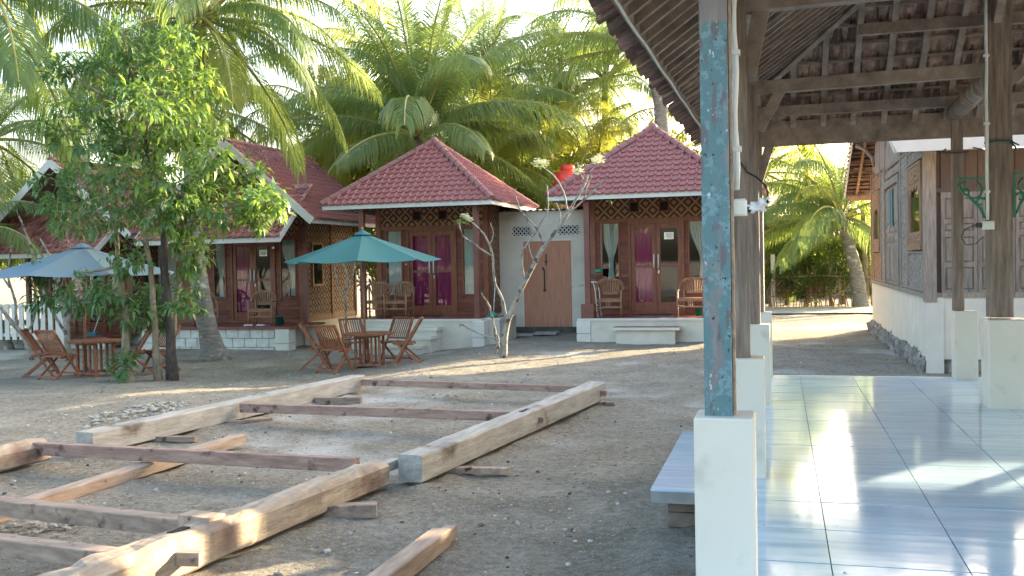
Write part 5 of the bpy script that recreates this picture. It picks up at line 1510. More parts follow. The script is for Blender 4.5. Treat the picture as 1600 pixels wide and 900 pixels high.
for i, x in enumerate((-11.58, -11.28)):
    m = MB(); blob(m, (x, 19.7, .322), (.05, .1, .022), i, .2, 2); blob(m, (x + .09, 19.72, .322), (.045, .1, .022), i + 4, .2, 2)
    m.build('shoes', 'cloth_white', None, ('left pair of white shoes on the gabled bungalow porch', 'right pair of white shoes near the green bucket')[i], 'shoes', 'white shoes on the porch', loc=(x, 19.7, .30))
for (x, y, z, lb) in ((-2.55, 20.62, .46, 'dark doormat before the notice door of the nearest bungalow'), (-7.6, 20.5, .46, 'dark doormat before the magenta doors of the middle bungalow')):
    m = MB(); m.cbox((x, y, z + .010), (.66, .36, .016), 0, .004); m.build('doormat', 'mat_dark', None, lb, 'doormat', 'doormats', loc=(x, y, z))
m = MB(); blob(m, (-10.98, 19.9, 2.05), (.03, .03, .03), 1, .05, 2); 
lamp = m.build('lamp_bulb', 'pvc', None, 'small white bulb hanging under the gabled bungalow eave', 'bulb', loc=(-10.98, 19.9, 2.05))
# white railing at the far left
fe = empty('porch_railing', (-17.3, 18.9, -.2), 'white slatted railing at the left edge beside the far left porch', 'railing')
x = -18.6
while x < -15.9:
    m = MB(); m.box((x, 18.9, .05), (x + .12, 18.93, .88)); m.build('slat', 'white_paint', fe); x += .2
for z in (.12, .78):
    m = MB(); m.box((-18.65, 18.931, z), (-15.9, 18.96, z + .08)); m.build('rail', 'white_paint', fe)
for x in (-18.7, -15.85):
    m = MB(); m.box((x, 18.87, -.25), (x + .1, 18.97, 1.0)); m.build('post', 'white_paint', fe)

# ================================================================ TIMBERS ON THE GROUND
def hewn(mb, p, q, w_, h_, rough, seed, seg=26, taper=(1, 1), cham=.25, sides=8):
    """hand-hewn beam resting on its underside; p,q = axis at ground level"""
    p = Vector(p); q = Vector(q); d = (q - p).normalized(); r_ = d.cross(Vector((0, 0, 1))).normalized(); P = []
    c = cham
    cs = [(-.5 + c * .4, 0), (.5 - c * .4, 0), (.5, c * .4), (.5, 1 - c), (.5 - c, 1), (-.5 + c, 1), (-.5, 1 - c), (-.5, c * .4)]
    for i in range(seg + 1):
        t = i / seg; o = p + (q - p) * t; k = taper[0] + (taper[1] - taper[0]) * t
        for j, (a, b) in enumerate(cs):
            nn = mnoise.noise((t * seg * .55 + seed, j * 3.1, seed)) ; n2 = mnoise.noise((t * seg * .2 + seed, j * 1.7, seed + 9))
            aa = a * w_ * k * (1 + rough * (nn * .35)) + rough * .02 * n2; bb = b * h_ * k * (1 + rough * (.18 * nn + .1 * n2) * (1 if b > .3 else .1))
            P.append(o + r_ * aa + Vector((0, 0, bb)))
    n = 8; F_ = [tuple(range(n)), tuple(range(seg * n + n - 1, seg * n - 1, -1))]
    for i in range(seg):
        for j in range(n): F_.append((i * n + j, (i + 1) * n + j, (i + 1) * n + (j + 1) % n, i * n + (j + 1) % n))
    mb.add(P, F_)
def timber(name, p, q, w_, h_, mat, label, cat='timber', rough=.2, cham=.06, seed=1, group=None, taper=(1, 1), seg=20, extra=()):
    p = Vector(p); q = Vector(q)
    r_ = empty(name, (p.x, p.y, p.z), label, cat, group)
    m = MB(); hewn(m, p, q, w_, h_, rough, seed, seg, taper, cham); m.build('beam', mat, r_)
    for nm, a, b, w2, h2, mt in extra:
        m = MB(); m.beam(a, b, w2, h2, bev=.004); m.build(nm, mt, r_)
    return r_
GT = 'long posts of the dismantled frame'; GJ = 'cross timbers of the dismantled frame'
timber('squared_log', (-5.90, 7.28, .02), (-5.24, 11.60, .03), .20, .185, 'log_pale', 'long pale squared log at the back left of the frame, next to the white stones', 'log', .10, .05, 3, GT, seg=34)
timber('squared_log', (-2.60, 6.62, .045), (-2.04, 11.08, .04), .195, .195, 'log_pale', 'long grey squared log on the right side of the frame with two wooden pegs', 'log', .22, .07, 8, GT, seg=34,
       extra=[('peg', (-2.40, 8.98, .13), (-2.16, 8.95, .13), .05, .055, 'joist_wood'), ('peg', (-2.15, 10.9, .13), (-1.90, 10.87, .13), .05, .06, 'joist_wood'),
              ('mortise', (-2.325, 8.72, .2305), (-2.30, 8.90, .2305), .045, .026, 'dark_hole')])
timber('hewn_log', (-2.80, 6.50, .05), (-3.20, 3.30, .045), .215, .20, 'log_rough', 'rough brown hewn log in the left foreground with a warm sunlit side', 'log', .5, .20, 14, GT, seg=44, taper=(.85, 1.08),
       extra=[('tenon', (-2.76, 6.72, .16), (-2.80, 6.44, .16), .09, .07, 'log_pale'),
              ('mortise', (-3.045, 4.52, .248), (-3.06, 4.40, .248), .05, .02, 'dark_hole'), ('peg', (-2.97, 4.33, .15), (-2.86, 4.36, .145), .06, .07, 'joist_wood')])
timber('hewn_log', (-6.05, 6.93, .03), (-6.42, 3.6, .03), .22, .19, 'log_rough', 'pale rounded log end cut off by the left edge of the picture', 'log', .6, .30, 21, GT, seg=34)
timber('joist', (-5.13, 11.47, .10), (-2.24, 11.12, .10), .06, .075, 'joist_red', 'thin cross timber farthest from the camera', 'timber', .06, .05, 31, GJ)
timber('joist', (-5.46, 9.15, .11), (-2.38, 8.86, .13), .085, .09, 'joist_red', 'cross timber joining the two squared logs at mid length', 'timber', .06, .05, 33, GJ)
timber('joist', (-6.12, 6.82, .10), (-2.96, 6.50, .13), .075, .10, 'joist_red', 'reddish cross timber ending at the near end of the rough log', 'timber', .08, .05, 35, GJ)
timber('joist', (-6.30, 5.33, .09), (-3.13, 4.74, .14), .11, .095, 'joist_wood', 'cross timber with a paler end block resting on the rough log', 'timber', .10, .06, 37, GJ,
       extra=[('end_block', (-3.20, 4.75, .225), (-2.98, 4.71, .225), .125, .085, 'plank_wood')])
timber('joist', (-6.30, 4.72, .07), (-3.14, 4.22, .11), .11, .09, 'joist_wood', 'nearest cross timber in the lower left corner', 'timber', .10, .06, 39, GJ)
timber('plank', (-4.95, 5.15, .0), (-4.76, 7.93, .02), .13, .085, 'plank_wood', 'loose plank lying diagonally under the cross timbers on the left', 'plank', .10, .06, 41)
timber('plank', (-1.93, 4.05, .0), (-1.90, 5.30, .0), .115, .10, 'plank_wood', 'plank with a notched end at the bottom centre of the picture', 'plank', .05, .05, 43,
       extra=[('tenon', (-1.885, 5.28, .05), (-1.882, 5.42, .05), .075, .075, 'plank_wood')])
timber('support_block', (-3.02, 5.66, .0), (-2.53, 5.84, .0), .10, .085, 'joist_wood', 'short beam stub under the rough brown log', 'block', .06, .05, 45)
timber('support_block', (-2.62, 7.16, .0), (-2.02, 7.22, .0), .07, .045, 'plank_wood', 'flat batten under the near end of the right squared log', 'block', .05, .05, 47)
timber('support_block', (-5.30, 10.52, .0), (-4.76, 10.62, .0), .10, .075, 'joist_wood', 'short block against the inner side of the left squared log', 'block', .05, .05, 49)
timber('support_block', (-5.78, 8.02, .0), (-5.30, 8.06, .0), .06, .045, 'joist_wood', 'thin red batten beside the near part of the left squared log', 'block', .05, .05, 51)
timber('support_block', (-2.10, 10.86, .0), (-1.82, 10.90, .0), .07, .03, 'joist_wood', 'thin batten under the far end of the right squared log', 'block', .05, .05, 53)
timber('support_block', (-5.55, 9.0, .0), (-5.20, 9.3, .0), .07, .03, 'joist_wood', 'short stick under the middle of the left squared log', 'block', .05, .05, 55)
timber('support_block', (-5.9, 11.9, .0), (-5.6, 11.85, .0), .10, .05, 'joist_wood', 'small offcut behind the far end of the left squared log', 'block', .05, .05, 57)

# ---- stones
sm_ = []
for k in range(6):
    m = MB(); blob(m, (0, 0, 0), (1, .8, .62), k * 7.3, .75, 1 if k % 2 else 2); me = m.mesh('stone', 'coral_stone'); 
    for p in me.polygons: p.use_smooth = False
    sm_.append(me)
def heap(cx, cy, rx, ry, n, smin, smax, label, hgt=.12, ang=0):
    r_ = empty('stone_heap', (cx, cy, gz(cx, cy)), label, 'stones'); rr = random.Random(int(cx * 100))
    for i in range(n):
        a = rr.uniform(0, 6.28); q = math.sqrt(rr.random()); x = q * rx * math.cos(a); y = q * ry * math.sin(a)
        x, y = x * math.cos(ang) - y * math.sin(ang), x * math.sin(ang) + y * math.cos(ang)
        s = smin + (smax - smin) * rr.random() ** 2.2
        inst('stone', sm_[rr.randrange(6)], r_, (cx + x, cy + y, gz(cx + x, cy + y) + hgt * (1 - q) * rr.random() + s * .15), (rr.uniform(-.4, .4), rr.uniform(-.4, .4), rr.uniform(0, 6)), (s * rr.uniform(.8, 1.4), s, s * rr.uniform(.35, .7)))
heap(-7.0, 9.5, .42, .95, 240, .008, .048, 'low heap of pale broken coral stones behind the left squared log', .045, .1)
heap(-4.55, 5.10, .35, .16, 26, .018, .038, 'small scatter of pale stones in the lower left between the cross timbers', .03)
heap(-4.0, 11.3, .30, .2, 22, .015, .035, 'little scatter of white stones before the farthest cross timber', .02)
# pebbles and grit all over the yard, dry leaves
def scatter_pts(n, seed, xr, yr, bias=1.0):
    rr = random.Random(seed); out = []
    for _ in range(n):
        y = yr[0] + (yr[1] - yr[0]) * rr.random() ** bias; x = rr.uniform(*xr); out.append((x, y, rr))
    return out
pb = MB(); B0 = []
for k in range(5):
    b_ = bmesh.new(); bmesh.ops.create_icosphere(b_, subdivisions=1, radius=1)
    B0.append(([v.co * (1 + .4 * mnoise.noise(v.co * 1.3 + Vector((k * 5, 0, 0)))) for v in b_.verts], [tuple(v.index for v in f.verts) for f in b_.faces])); b_.free()
rr = random.Random(12)
for i in range(10000):
    y = 2.9 + 16 * rr.random() ** 1.9; x = rr.uniform(-2.4 - y * .62, min(-.36 + .0, .2)) if y < 10.4 else rr.uniform(-2.4 - y * .62, 1.8)
    cl = mnoise.noise((x * .9, y * .9, 3))
    if rr.random() > .35 + cl: continue
    s = .004 + .015 * rr.random() ** 3.5 + (.012 if rr.random() < .02 else 0)
    vs_, fs_ = B0[rr.randrange(5)]; a = rr.uniform(0, 6.28); ca, sa = math.cos(a), math.sin(a)
    z = gz(x, y) + .035 * mnoise.noise((x * .45, y * .45, 1)) + .016 * mnoise.noise((x * 1.9, y * 1.9, 5)) - .012 + s * .3
    pb.add([(x + (v.x * ca - v.y * sa) * s, y + (v.x * sa + v.y * ca) * s, z + v.z * s * .65) for v in vs_], fs_)
pb.build('pebbles', 'pebble', kind='stuff')
lt = MB()
for i in range(3500):
    y = 3 + 17 * rr.random() ** 1.3; x = rr.uniform(-2.4 - y * .62, -.4) if y < 10.4 else rr.uniform(-2.4 - y * .62, 1.8)
    s = rr.uniform(.01, .03); a = rr.uniform(0, 6.28); z = gz(x, y) + .035 * mnoise.noise((x * .45, y * .45, 1)) + .016 * mnoise.noise((x * 1.9, y * 1.9, 5)) + .004
    c_, s_ = math.cos(a), math.sin(a)
    lt.add([(x - c_ * s, y - s_ * s, z), (x + s_ * s * .3, y - c_ * s * .3, z + .006), (x + c_ * s, y + s_ * s, z + .003), (x - s_ * s * .3, y + c_ * s * .3, z + .006)], [(0, 1, 2, 3)])
lt.build('leaf_litter', 'litter', kind='stuff')

# ================================================================ VEGETATION
def frond_mesh(e0, bend, seed, n=80, ll=.25, mat='palm_leaf', wd=.0038, cache={}):
    """one coconut frond of length 1: midrib in the xz plane, leaflets both sides hanging by their weight"""
    key = (e0, bend, seed, mat)
    if key in cache: return cache[key]
    rr = random.Random(seed * 31 + int(e0) * 7 + int(bend)); m = MB()
    S = 28; pts = []; p = Vector((0, 0, 0)); tans = []
    side_b = rr.uniform(-.12, .12)
    for i in range(S + 1):
        t = i / S; a = R(e0) - R(bend) * (t ** 1.5)
        d = Vector((math.cos(a), side_b * t, math.sin(a))).normalized()
        pts.append(p.copy()); tans.append(d); p = p + d / S
    m.cur = 1
    m.tube(pts, [.0125 * (1 - .88 * i / S) + .001 for i in range(S + 1)], 5, caps=False)
    m.cur = 0
    for sgn in (-1, 1):
        for i in range(n):
            t = .14 + .85 * (i + .5 * (sgn > 0)) / n
            if rr.random() < .04: continue
            f = t * S; k = min(int(f), S - 1); b = pts[k].lerp(pts[k + 1], f - k); d = tans[k]
            side = Vector((0, 1, 0)) * sgn; nrm = d.cross(Vector((0, 1, 0))); 
            if nrm.z < 0: nrm = -nrm
            L = ll * (.55 + .6 * math.sin(math.pi * min(1, (t - .06) * 1.02)) ** .7) * (1 - .45 * max(0, t - .7) / .3) * rr.uniform(.86, 1.1)
            lean = .35 + .75 * t
            d1 = (side * .9 + d * lean + nrm * .18 + Vector((0, 0, -.34 + rr.uniform(-.1, .1)))).normalized()
            d2 = (d1 + Vector((0, 0, -1.05 + rr.uniform(-.3, .2)))).normalized()
            d3 = (d2 + Vector((0, 0, -1.3))).normalized()
            p1 = b + d1 * L * .38; p2 = p1 + d2 * L * .34; p3 = p2 + d3 * L * .28
            w_ = wd * rr.uniform(.8, 1.2)
            wv = d.cross(d1).cross(d1).normalized() * w_ if d.cross(d1).length > .05 else d * w_
            m.add([b - wv * .5, b + wv * .5, p1 - wv, p1 + wv, p2 - wv * .8, p2 + wv * .8, p3], [(0, 1, 3, 2), (2, 3, 5, 4), (4, 5, 6)])
    me = m.mesh('frond', [mat, 'midrib']); cache[key] = me
    return me
def qz(v, s): return int(round(v / s) * s)
def palm(base, crown, label, L=4.0, n=20, seed=1, keys=(), r0=.17, r1=.11, mat='palm_leaf', group=None, bendpts=None, dry=0, lo=-35, nuts=0, name='palm_tree', flare=1.35):
    r_ = empty(name, base, label, 'palm tree', group); rr = random.Random(seed)
    base = Vector(base); crown = Vector(crown)
    ctrl = [base] + [Vector(p) for p in (bendpts or [])] + [crown]
    # smooth chain through the control points
    pts = []
    for i in range(len(ctrl) - 1):
        p0 = ctrl[max(i - 1, 0)]; p1 = ctrl[i]; p2 = ctrl[i + 1]; p3 = ctrl[min(i + 2, len(ctrl) - 1)]
        st = max(4, int((p2 - p1).length / .14))
        for k in range(st):
            t = k / st; pts.append(.5 * ((2 * p1) + (p2 - p0) * t + (2 * p0 - 5 * p1 + 4 * p2 - p3) * t * t + (3 * p1 - p0 - 3 * p2 + p3) * t ** 3))
    pts.append(crown); nn = len(pts); rad = []
    for i in range(nn):
        t = i / (nn - 1); r = r0 + (r1 - r0) * t; h = (pts[i] - base).length
        r *= 1 + (flare - 1) * math.exp(-h / .22); r *= 1 + (.05 if i % 2 else -.02) + rr.uniform(-.015, .015)
        rad.append(r)
    pts[0] = pts[0] - Vector((0, 0, .1))
    m = MB(); m.tube(pts, rad, 14); m.build('trunk', 'bark_palm', r_)
    fr = []
    for i in range(n):
        t = (i + .5) / n; az = i * 137.5 + rr.uniform(-18, 18) + seed * 40
        e0 = 86 - (86 - lo) * t ** 1.15 + rr.uniform(-6, 6); bend = 45 + 65 * math.sin(math.pi * min(1, .15 + t)) + rr.uniform(-12, 12)
        if e0 < 5: bend = max(20, min(bend, e0 + 88))
        fr.append((az, e0, bend, L * rr.uniform(.85, 1.08) * (.8 if t < .1 else 1), mat if i < n - dry else 'palm_leaf_dry'))
    for k in keys:
        fr.append((k[0], k[1], k[2], k[3], k[4] if len(k) > 4 else mat))
    for i, (az, e0, bend, l_, mt) in enumerate(fr):
        me = frond_mesh(qz(e0, 10), qz(bend, 15), i % 2, mat=mt)
        ex = Vector((math.cos(R(az)), math.sin(R(az)), 0)) * .06
        inst('frond', me, r_, crown + ex, (R(rr.uniform(-8, 8)), 0, R(az)), l_)
    # fibrous heart of the crown
    m = MB(); blob(m, tuple(crown), (.16, .16, .26), seed, .5, 2); m.build('crown_heart', 'palm_leaf_dry', r_)
    if nuts:
        for i in range(nuts):
            a = rr.uniform(0, 6.28); q = rr.uniform(.22, .48)
            m = MB(); c = (crown.x + q * math.cos(a), crown.y + q * math.sin(a), crown.z - rr.uniform(.1, .65)); blob(m, c, (.10, .10, .125), i, .06, 2); m.build('coconut', 'coconut', r_)
    return r_
# screen-right is azimuth 15, screen-left 195, away 105, towards the camera -75
SR, SLF, AW, TC = 15, 195, 105, -75
palm((-10.72, 17.03, gz(-10.72, 17.03)), (-10.95, 17.2, 6.55), 'leaning grey palm trunk rising between the leafy tree and the gabled bungalow', L=3.6, n=20, seed=3, r0=.185, r1=.13,
     bendpts=[(-10.93, 17.03, .75), (-11.10, 17.05, 1.87), (-11.17, 17.1, 3.37), (-11.06, 17.15, 5.0)], flare=1.9, lo=-55, dry=1,
     keys=[(SR - 10, 20, 75, 3.5), (SR + 20, 5, 60, 3.9), (SR - 25, -10, 60, 3.2), (SR, 45, 110, 4.1, 'palm_leaf_yellow'), (SLF, 20, 70, 3.6), (SLF + 20, 35, 90, 4.0), (TC, -30, 50, 3.0), (TC + 30, -20, 55, 3.1, 'palm_leaf_yellow'), (TC - 35, -15, 60, 3.2), (SLF - 5, -15, 60, 3.0)])
palm((-9.4, 24.4, 0), (-9.15, 24.5, 5.0), 'dense palm rising straight behind the middle bungalow roof', L=4.0, n=20, seed=5, lo=-25,
     keys=[(SR, 84, 15, 4.2), (SLF, 78, 25, 4.4), (SLF + 20, 66, 35, 4.4), (SR + 5, 60, 60, 4.8), (SR - 10, 28, 75, 4.6), (SR + 15, 20, 60, 4.0), (SLF - 10, 40, 60, 4.0), (SLF + 15, 20, 50, 3.8), (AW, 60, 40, 4), (SR + 40, 70, 30, 4.2), (SLF + 5, 88, 10, 4.3), (AW - 30, 78, 25, 4.6), (AW + 35, 76, 30, 4.5), (TC, 82, 40, 4.4), (TC + 30, 78, 50, 4.2), (TC - 30, 72, 55, 4.2)])
palm((-7.3, 32.6, 0), (-7.25, 33, 6.5), 'tall palm with spiky upright fronds behind the red water tank', L=3.2, n=16, seed=8, lo=0, keys=[(SR, 75, 25, 3.4), (SLF, 72, 25, 3.4), (SR, 88, 10, 3.6), (SLF, 50, 50, 3), (SR, 45, 50, 3), (AW, 80, 20, 3.6), (TC, 82, 30, 3.4), (AW + 40, 70, 30, 3.4)])
palm((-3.15, 28.0, 0), (-3.55, 28.0, 7.55), 'tall palm with bare ringed trunk above the nearest bungalow roof', L=3.8, n=11, seed=12, r0=.20, r1=.19, bendpts=[(-3.18, 28, 5.1), (-3.28, 28, 6.4)], lo=15, dry=0, keys=[(SLF, -5, 45, 4.2), (SLF + 10, 15, 60, 3.8), (SLF - 20, 30, 60, 3.6), (SLF, -30, 30, 3.8), (SR, -20, 40, 3.2)])
palm((2.40, 32.3, 0), (1.85, 32.5, 2.85), 'coconut palm bearing green nuts beyond the road, left of the wooden house', L=3.6, n=18, seed=17, r0=.22, r1=.17, bendpts=[(2.28, 32.3, 1.0), (2.05, 32.4, 2.0)], lo=-35, nuts=16,
     keys=[(SLF, 15, 60, 3.6), (SLF + 10, 40, 70, 3.9), (SLF - 10, 60, 80, 4.0), (SLF, 0, 40, 3.3), (SLF + 20, 75, 60, 3.8), (SR, 70, 60, 3.6), (SLF + 30, 25, 55, 3.8), (TC - 40, 40, 80, 3.2, 'palm_leaf_yellow')])
palm((-20.6, 22, 0), (-20.6, 22, 5.2), 'palm at the far left edge behind the gabled bungalow', L=4.0, n=22, seed=21, lo=-45)
palm((-9.6, 31, 0), (-9.3, 31, 7.3), 'palm with tall blue green fronds in the gap left of the water tank', L=3.8, n=18, seed=25, lo=-10, keys=[(SR, 80, 20, 3.8), (SLF, 75, 20, 3.8), (SR, 60, 50, 3.8), (SLF, 55, 50, 3.6), (AW, 80, 20, 3.9), (TC, 82, 30, 3.7), (AW - 40, 70, 30, 3.8)])
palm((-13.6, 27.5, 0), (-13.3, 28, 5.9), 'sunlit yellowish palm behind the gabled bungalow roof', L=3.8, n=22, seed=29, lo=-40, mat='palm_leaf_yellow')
palm((-17.5, 15.2, gz(-16, 15)), (-14.6, 15.5, 6.9), 'palm whose dark fronds hang over the top left corner', L=4.5, n=14, seed=33, lo=-40, keys=[(SR - 20, -5, 60, 4.0), (SLF, 0, 60, 4.0), (TC, -10, 60, 3.4), (SR, 20, 90, 3.8, 'palm_leaf_yellow'), (SLF + 20, -25, 50, 3.5), (SLF - 10, -40, 40, 3.2)], r0=.16)
palm((-16.6, 25, 0), (-16.4, 25.5, 6.3), 'palm filling the sky between the far left gable and the leafy tree', L=4.0, n=22, seed=37, lo=-40)
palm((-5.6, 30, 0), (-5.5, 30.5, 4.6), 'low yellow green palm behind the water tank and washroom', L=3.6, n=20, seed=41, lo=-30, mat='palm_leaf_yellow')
palm((-0.4, 36, 0), (-0.6, 36, 4.6), 'hazy palm far beyond the road behind the pavilion gap', L=3.8, n=18, seed=45, lo=-30)
palm((-11.5, 36, 0), (-11.2, 36, 7.6), 'far palm behind the middle of the palm grove', L=4, n=16, seed=49, lo=-30)
palm((-1.2, 33, 0), (-1.5, 33, 6.6), 'palm standing behind the nearest bungalow and the blue post', L=3.8, n=18, seed=53, lo=-40, mat='palm_leaf_yellow')
palm((-21, 30, 0), (-21, 30, 7.5), 'far palm at the left behind the palm grove', L=4.2, n=18, seed=57, lo=-40)
palm((-5.9, 34, 0), (-5.8, 34, 7.9), 'far tall palm rising between the water tank and the ringed palm trunk', L=3.8, n=18, seed=73, lo=-15, keys=[(TC, 80, 40, 3.8), (AW, 78, 25, 3.8), (SLF, 60, 50, 3.8), (SR, 50, 60, 3.8)])
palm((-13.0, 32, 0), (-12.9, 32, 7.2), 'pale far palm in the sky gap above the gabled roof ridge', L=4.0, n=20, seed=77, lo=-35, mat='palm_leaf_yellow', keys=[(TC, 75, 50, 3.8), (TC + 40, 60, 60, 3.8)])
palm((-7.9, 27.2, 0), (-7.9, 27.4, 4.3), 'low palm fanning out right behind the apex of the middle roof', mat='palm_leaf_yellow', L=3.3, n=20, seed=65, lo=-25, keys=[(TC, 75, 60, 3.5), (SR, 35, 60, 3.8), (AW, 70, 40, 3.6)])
palm((-11.7, 29, 0), (-11.8, 29, 5.2), 'green palm behind the right end of the gabled roof ridge', L=3.8, n=22, seed=69, lo=-35, keys=[(TC, 60, 80, 3.6), (TC + 40, 40, 80, 3.4)])
palm((-17.6, 19.2, -.2), (-18.6, 19.0, 2.6), 'short young palm at the left edge before the far left porch', L=2.6, n=14, seed=61, lo=-10, r0=.12, r1=.1)

def leaf_piece(mb, p, d, n, L, w_, curl=.25):
    """lance-shaped leaf folded along its middle, bending down"""
    d = Vector(d).normalized(); s = d.cross(Vector(n)).normalized(); nn = s.cross(d).normalized()
    a = p; b = p + d * L * .45 + nn * L * .03; c = p + d * L + nn * (-L * curl) 
    mb.add([a, b + s * w_, b - s * w_, b, c], [(0, 3, 1), (0, 2, 3), (1, 3, 4), (3, 2, 4)])
def rand_dir(rr):
    z = rr.uniform(-1, 1); a = rr.uniform(0, 6.283); q = math.sqrt(1 - z * z); return Vector((q * math.cos(a), q * math.sin(a), z))

# ---- the leafy tree in the left middle ground
LOBES = [(-9.71, 13.09, 5.22, 0.29), (-9.73, 14.09, 5.23, 0.34), (-9.23, 13.97, 5.3, 0.27), (-10.91, 13.26, 4.85, 0.29), (-10.58, 13.59, 4.81, 0.34), (-9.82, 13.53, 4.77, 0.39), (-9.31, 13.81, 4.79, 0.41), (-8.96, 14.0, 4.54, 0.33), (-9.81, 13.03, 4.19, 0.39), (-9.08, 12.94, 4.03, 0.47), (-9.16, 14.07, 4.0, 0.45), (-10.92, 13.51, 4.21, 0.27), (-11.56, 13.97, 3.96, 0.32), (-10.08, 12.9, 3.6, 0.39), (-9.86, 13.52, 3.56, 0.47), (-9.31, 13.91, 3.52, 0.44), (-8.27, 13.22, 3.3, 0.29), (-11.93, 14.22, 3.08, 0.33), (-11.21, 14.16, 3.16, 0.43), (-9.56, 12.94, 2.9, 0.47), (-8.89, 12.94, 2.87, 0.44), (-8.7, 13.66, 2.92, 0.41), (-8.37, 14.21, 3.1, 0.31), (-7.66, 13.43, 2.65, 0.29), (-8.07, 13.2, 2.47, 0.33), (-8.83, 13.49, 2.36, 0.37), (-9.02, 12.94, 2.44, 0.39), (-10.01, 13.21, 2.49, 0.41), (-10.96, 13.51, 2.53, 0.37), (-11.54, 13.59, 2.6, 0.24), (-7.37, 13.23, 2.5, 0.16), (-9.75, 13.22, 1.78, 0.29), (-10.66, 13.21, 1.23, 0.33), (-11.59, 13.54, 1.19, 0.24), (-7.62, 13.31, 2.32, 0.2), (-7.13, 12.93, 2.57, 0.18), (-8.21, 14.07, 2.82, 0.27), (-8.97, 13.68, 1.87, 0.2), (-9.12, 13.8, 1.62, 0.18), (-10.11, 13.16, 1.22, 0.31), (-10.28, 14.29, 1.09, 0.39), (-9.61, 14.1, 1.25, 0.33), (-8.69, 13.07, 1.08, 0.18), (-9.89, 13.37, 0.93, 0.33), (-9.73, 13.91, 0.74, 0.18), (-12.07, 13.9, 1.54, 0.18), (-9.54, 14.21, 1.99, 0.14), (-9.84, 13.1, 0.1, 0.22)]
def leafy_tree():
    g = gz(-9.5, 13.6)
    root = empty('leafy_tree', (-9.5, 13.6, g), 'bushy green tree with several slim trunks in the left middle ground', 'tree')
    rr = random.Random(77)
    stems = [((-9.42, 13.72, g), [(-9.42, 13.7, .8), (-9.50, 13.7, 1.55), (-9.47, 13.7, 2.2), (-9.62, 13.6, 3.0), (-9.70, 13.6, 3.7), (-9.95, 13.6, 4.7)], .085, 'bark_dark'),
             ((-9.60, 13.58, g), [(-9.60, 13.55, .7), (-9.60, 13.5, 1.5), (-9.70, 13.5, 2.3), (-9.9, 13.4, 3.2), (-10.1, 13.5, 4.3)], .06, 'bark_tree'),
             ((-9.88, 13.25, g), [(-9.92, 13.25, .4), (-9.94, 13.3, .9), (-10.02, 13.3, 1.5), (-10.15, 13.4, 2.2), (-10.45, 13.5, 3.0)], .075, 'bark_tree'),
             ((-9.50, 13.75, g), [(-9.40, 13.8, 1.0), (-9.25, 13.9, 2.0), (-8.9, 13.9, 2.7), (-8.2, 13.8, 3.1)], .05, 'bark_tree')]
    joints = []
    for b, pts, r0, mt in stems:
        ch = [Vector(b) - Vector((0, 0, .1))] + [Vector(p) for p in pts]; full = []
        for i in range(len(ch) - 1):
            for k in range(4): full.append(ch[i].lerp(ch[i + 1], k / 4) + Vector((rr.uniform(-.012, .012), rr.uniform(-.012, .012), 0)))
        full.append(ch[-1]); n = len(full)
        m = MB(); m.tube(full, [r0 * (1 - .75 * i / n) * (1.25 if i < 2 else 1) for i in range(n)], 9); m.build('trunk', mt, root)
        joints += [(full[i], r0 * (1 - .75 * i / n)) for i in range(5, n)]
    leaves = []
    tw = MB()
    for li, (x, y, z, r_) in enumerate(LOBES):
        c = Vector((x, y, z)); small = z < .3
        cand = [j for j in joints if j[0].z < c.z + .15] or joints
        j = min(cand, key=lambda q: (q[0] - c).length)
        if not small:
            mid = j[0].lerp(c, .55) + Vector((rr.uniform(-.06, .06), rr.uniform(-.06, .06), -.05 + rr.uniform(-.05, .05)))
            m = MB(); m.tube([j[0], j[0].lerp(mid, .5) + Vector((0, 0, -.02)), mid, c], [min(.03, j[1] * .7), .022, .017, .009], 6); m.build('branch', 'bark_tree', root)
        else: tw.tube([Vector((x, y, gz(x, y))), c], .008, 5)
        nw = int(11 + 31 * (r_ / .45) ** 2)
        for i in range(nw):
            d = rand_dir(rr); q = rr.random() ** .45; p = c + Vector((d.x * r_ * 1.08, d.y * r_ * 1.15, d.z * r_ * .78)) * q
            if i % 4 == 0: tw.tube([c.lerp(p, .05), c.lerp(p, .6) + Vector((0, 0, -.03)), p], [.006, .005, .003], 4, caps=False)
            out = ((p - c).normalized() * .8 + rand_dir(rr) * .4 + Vector((0, 0, .25))).normalized(); sl__ = rr.uniform(.06, .16); k = rr.randint(5, 9)
            t1 = out.cross(Vector((.3, .2, 1))).normalized(); t2 = out.cross(t1); a0 = rr.uniform(0, 6.28)
            for q_ in range(k):
                a = a0 + 2.4 * q_; f_ = q_ / k
                dd = (t1 * math.cos(a) + t2 * math.sin(a)) * (1 - .45 * f_) + out * (.35 + .6 * f_) + Vector((0, 0, -.40)); L = rr.uniform(.12, .24)
                leaves.append((p + out * sl__ * f_, dd.normalized(), Vector((0, 0, 1)) + rand_dir(rr) * .35, L, L * rr.uniform(.13, .18), x > -9.4 and rr.random() < .5))  # about half the leaves in the right-hand lobes take the paler colour
    tw.build('twigs', 'bark_tree', root, kind='stuff')
    # the 300 nearest leaves are single objects, the others one mass
    leaves.sort(key=lambda l: (l[0] - Vector((0, 0, 1.6))).length - l[3] * 3)
    protos = []
    for k, mt in enumerate(('tree_leaf', 'tree_leaf_pale')):
        m = MB(); leaf_piece(m, Vector((0, 0, 0)), (1, 0, 0), (0, 0, 1), 1.0, .15); protos.append(m.mesh('leaf', mt))
    for (p, d, n, L, w_, is_pale) in leaves[:300]:
        s = d.cross(n).normalized(); nn = s.cross(d).normalized()
        e = Matrix((d, -s, nn)).transposed().to_euler()
        inst('leaf', protos[1 if is_pale else 0], root, p, e, L)
    ms = [MB(), MB()]
    for (p, d, n, L, w_, is_pale) in leaves[300:]: leaf_piece(ms[1 if is_pale else 0], p, d, n, L, w_)
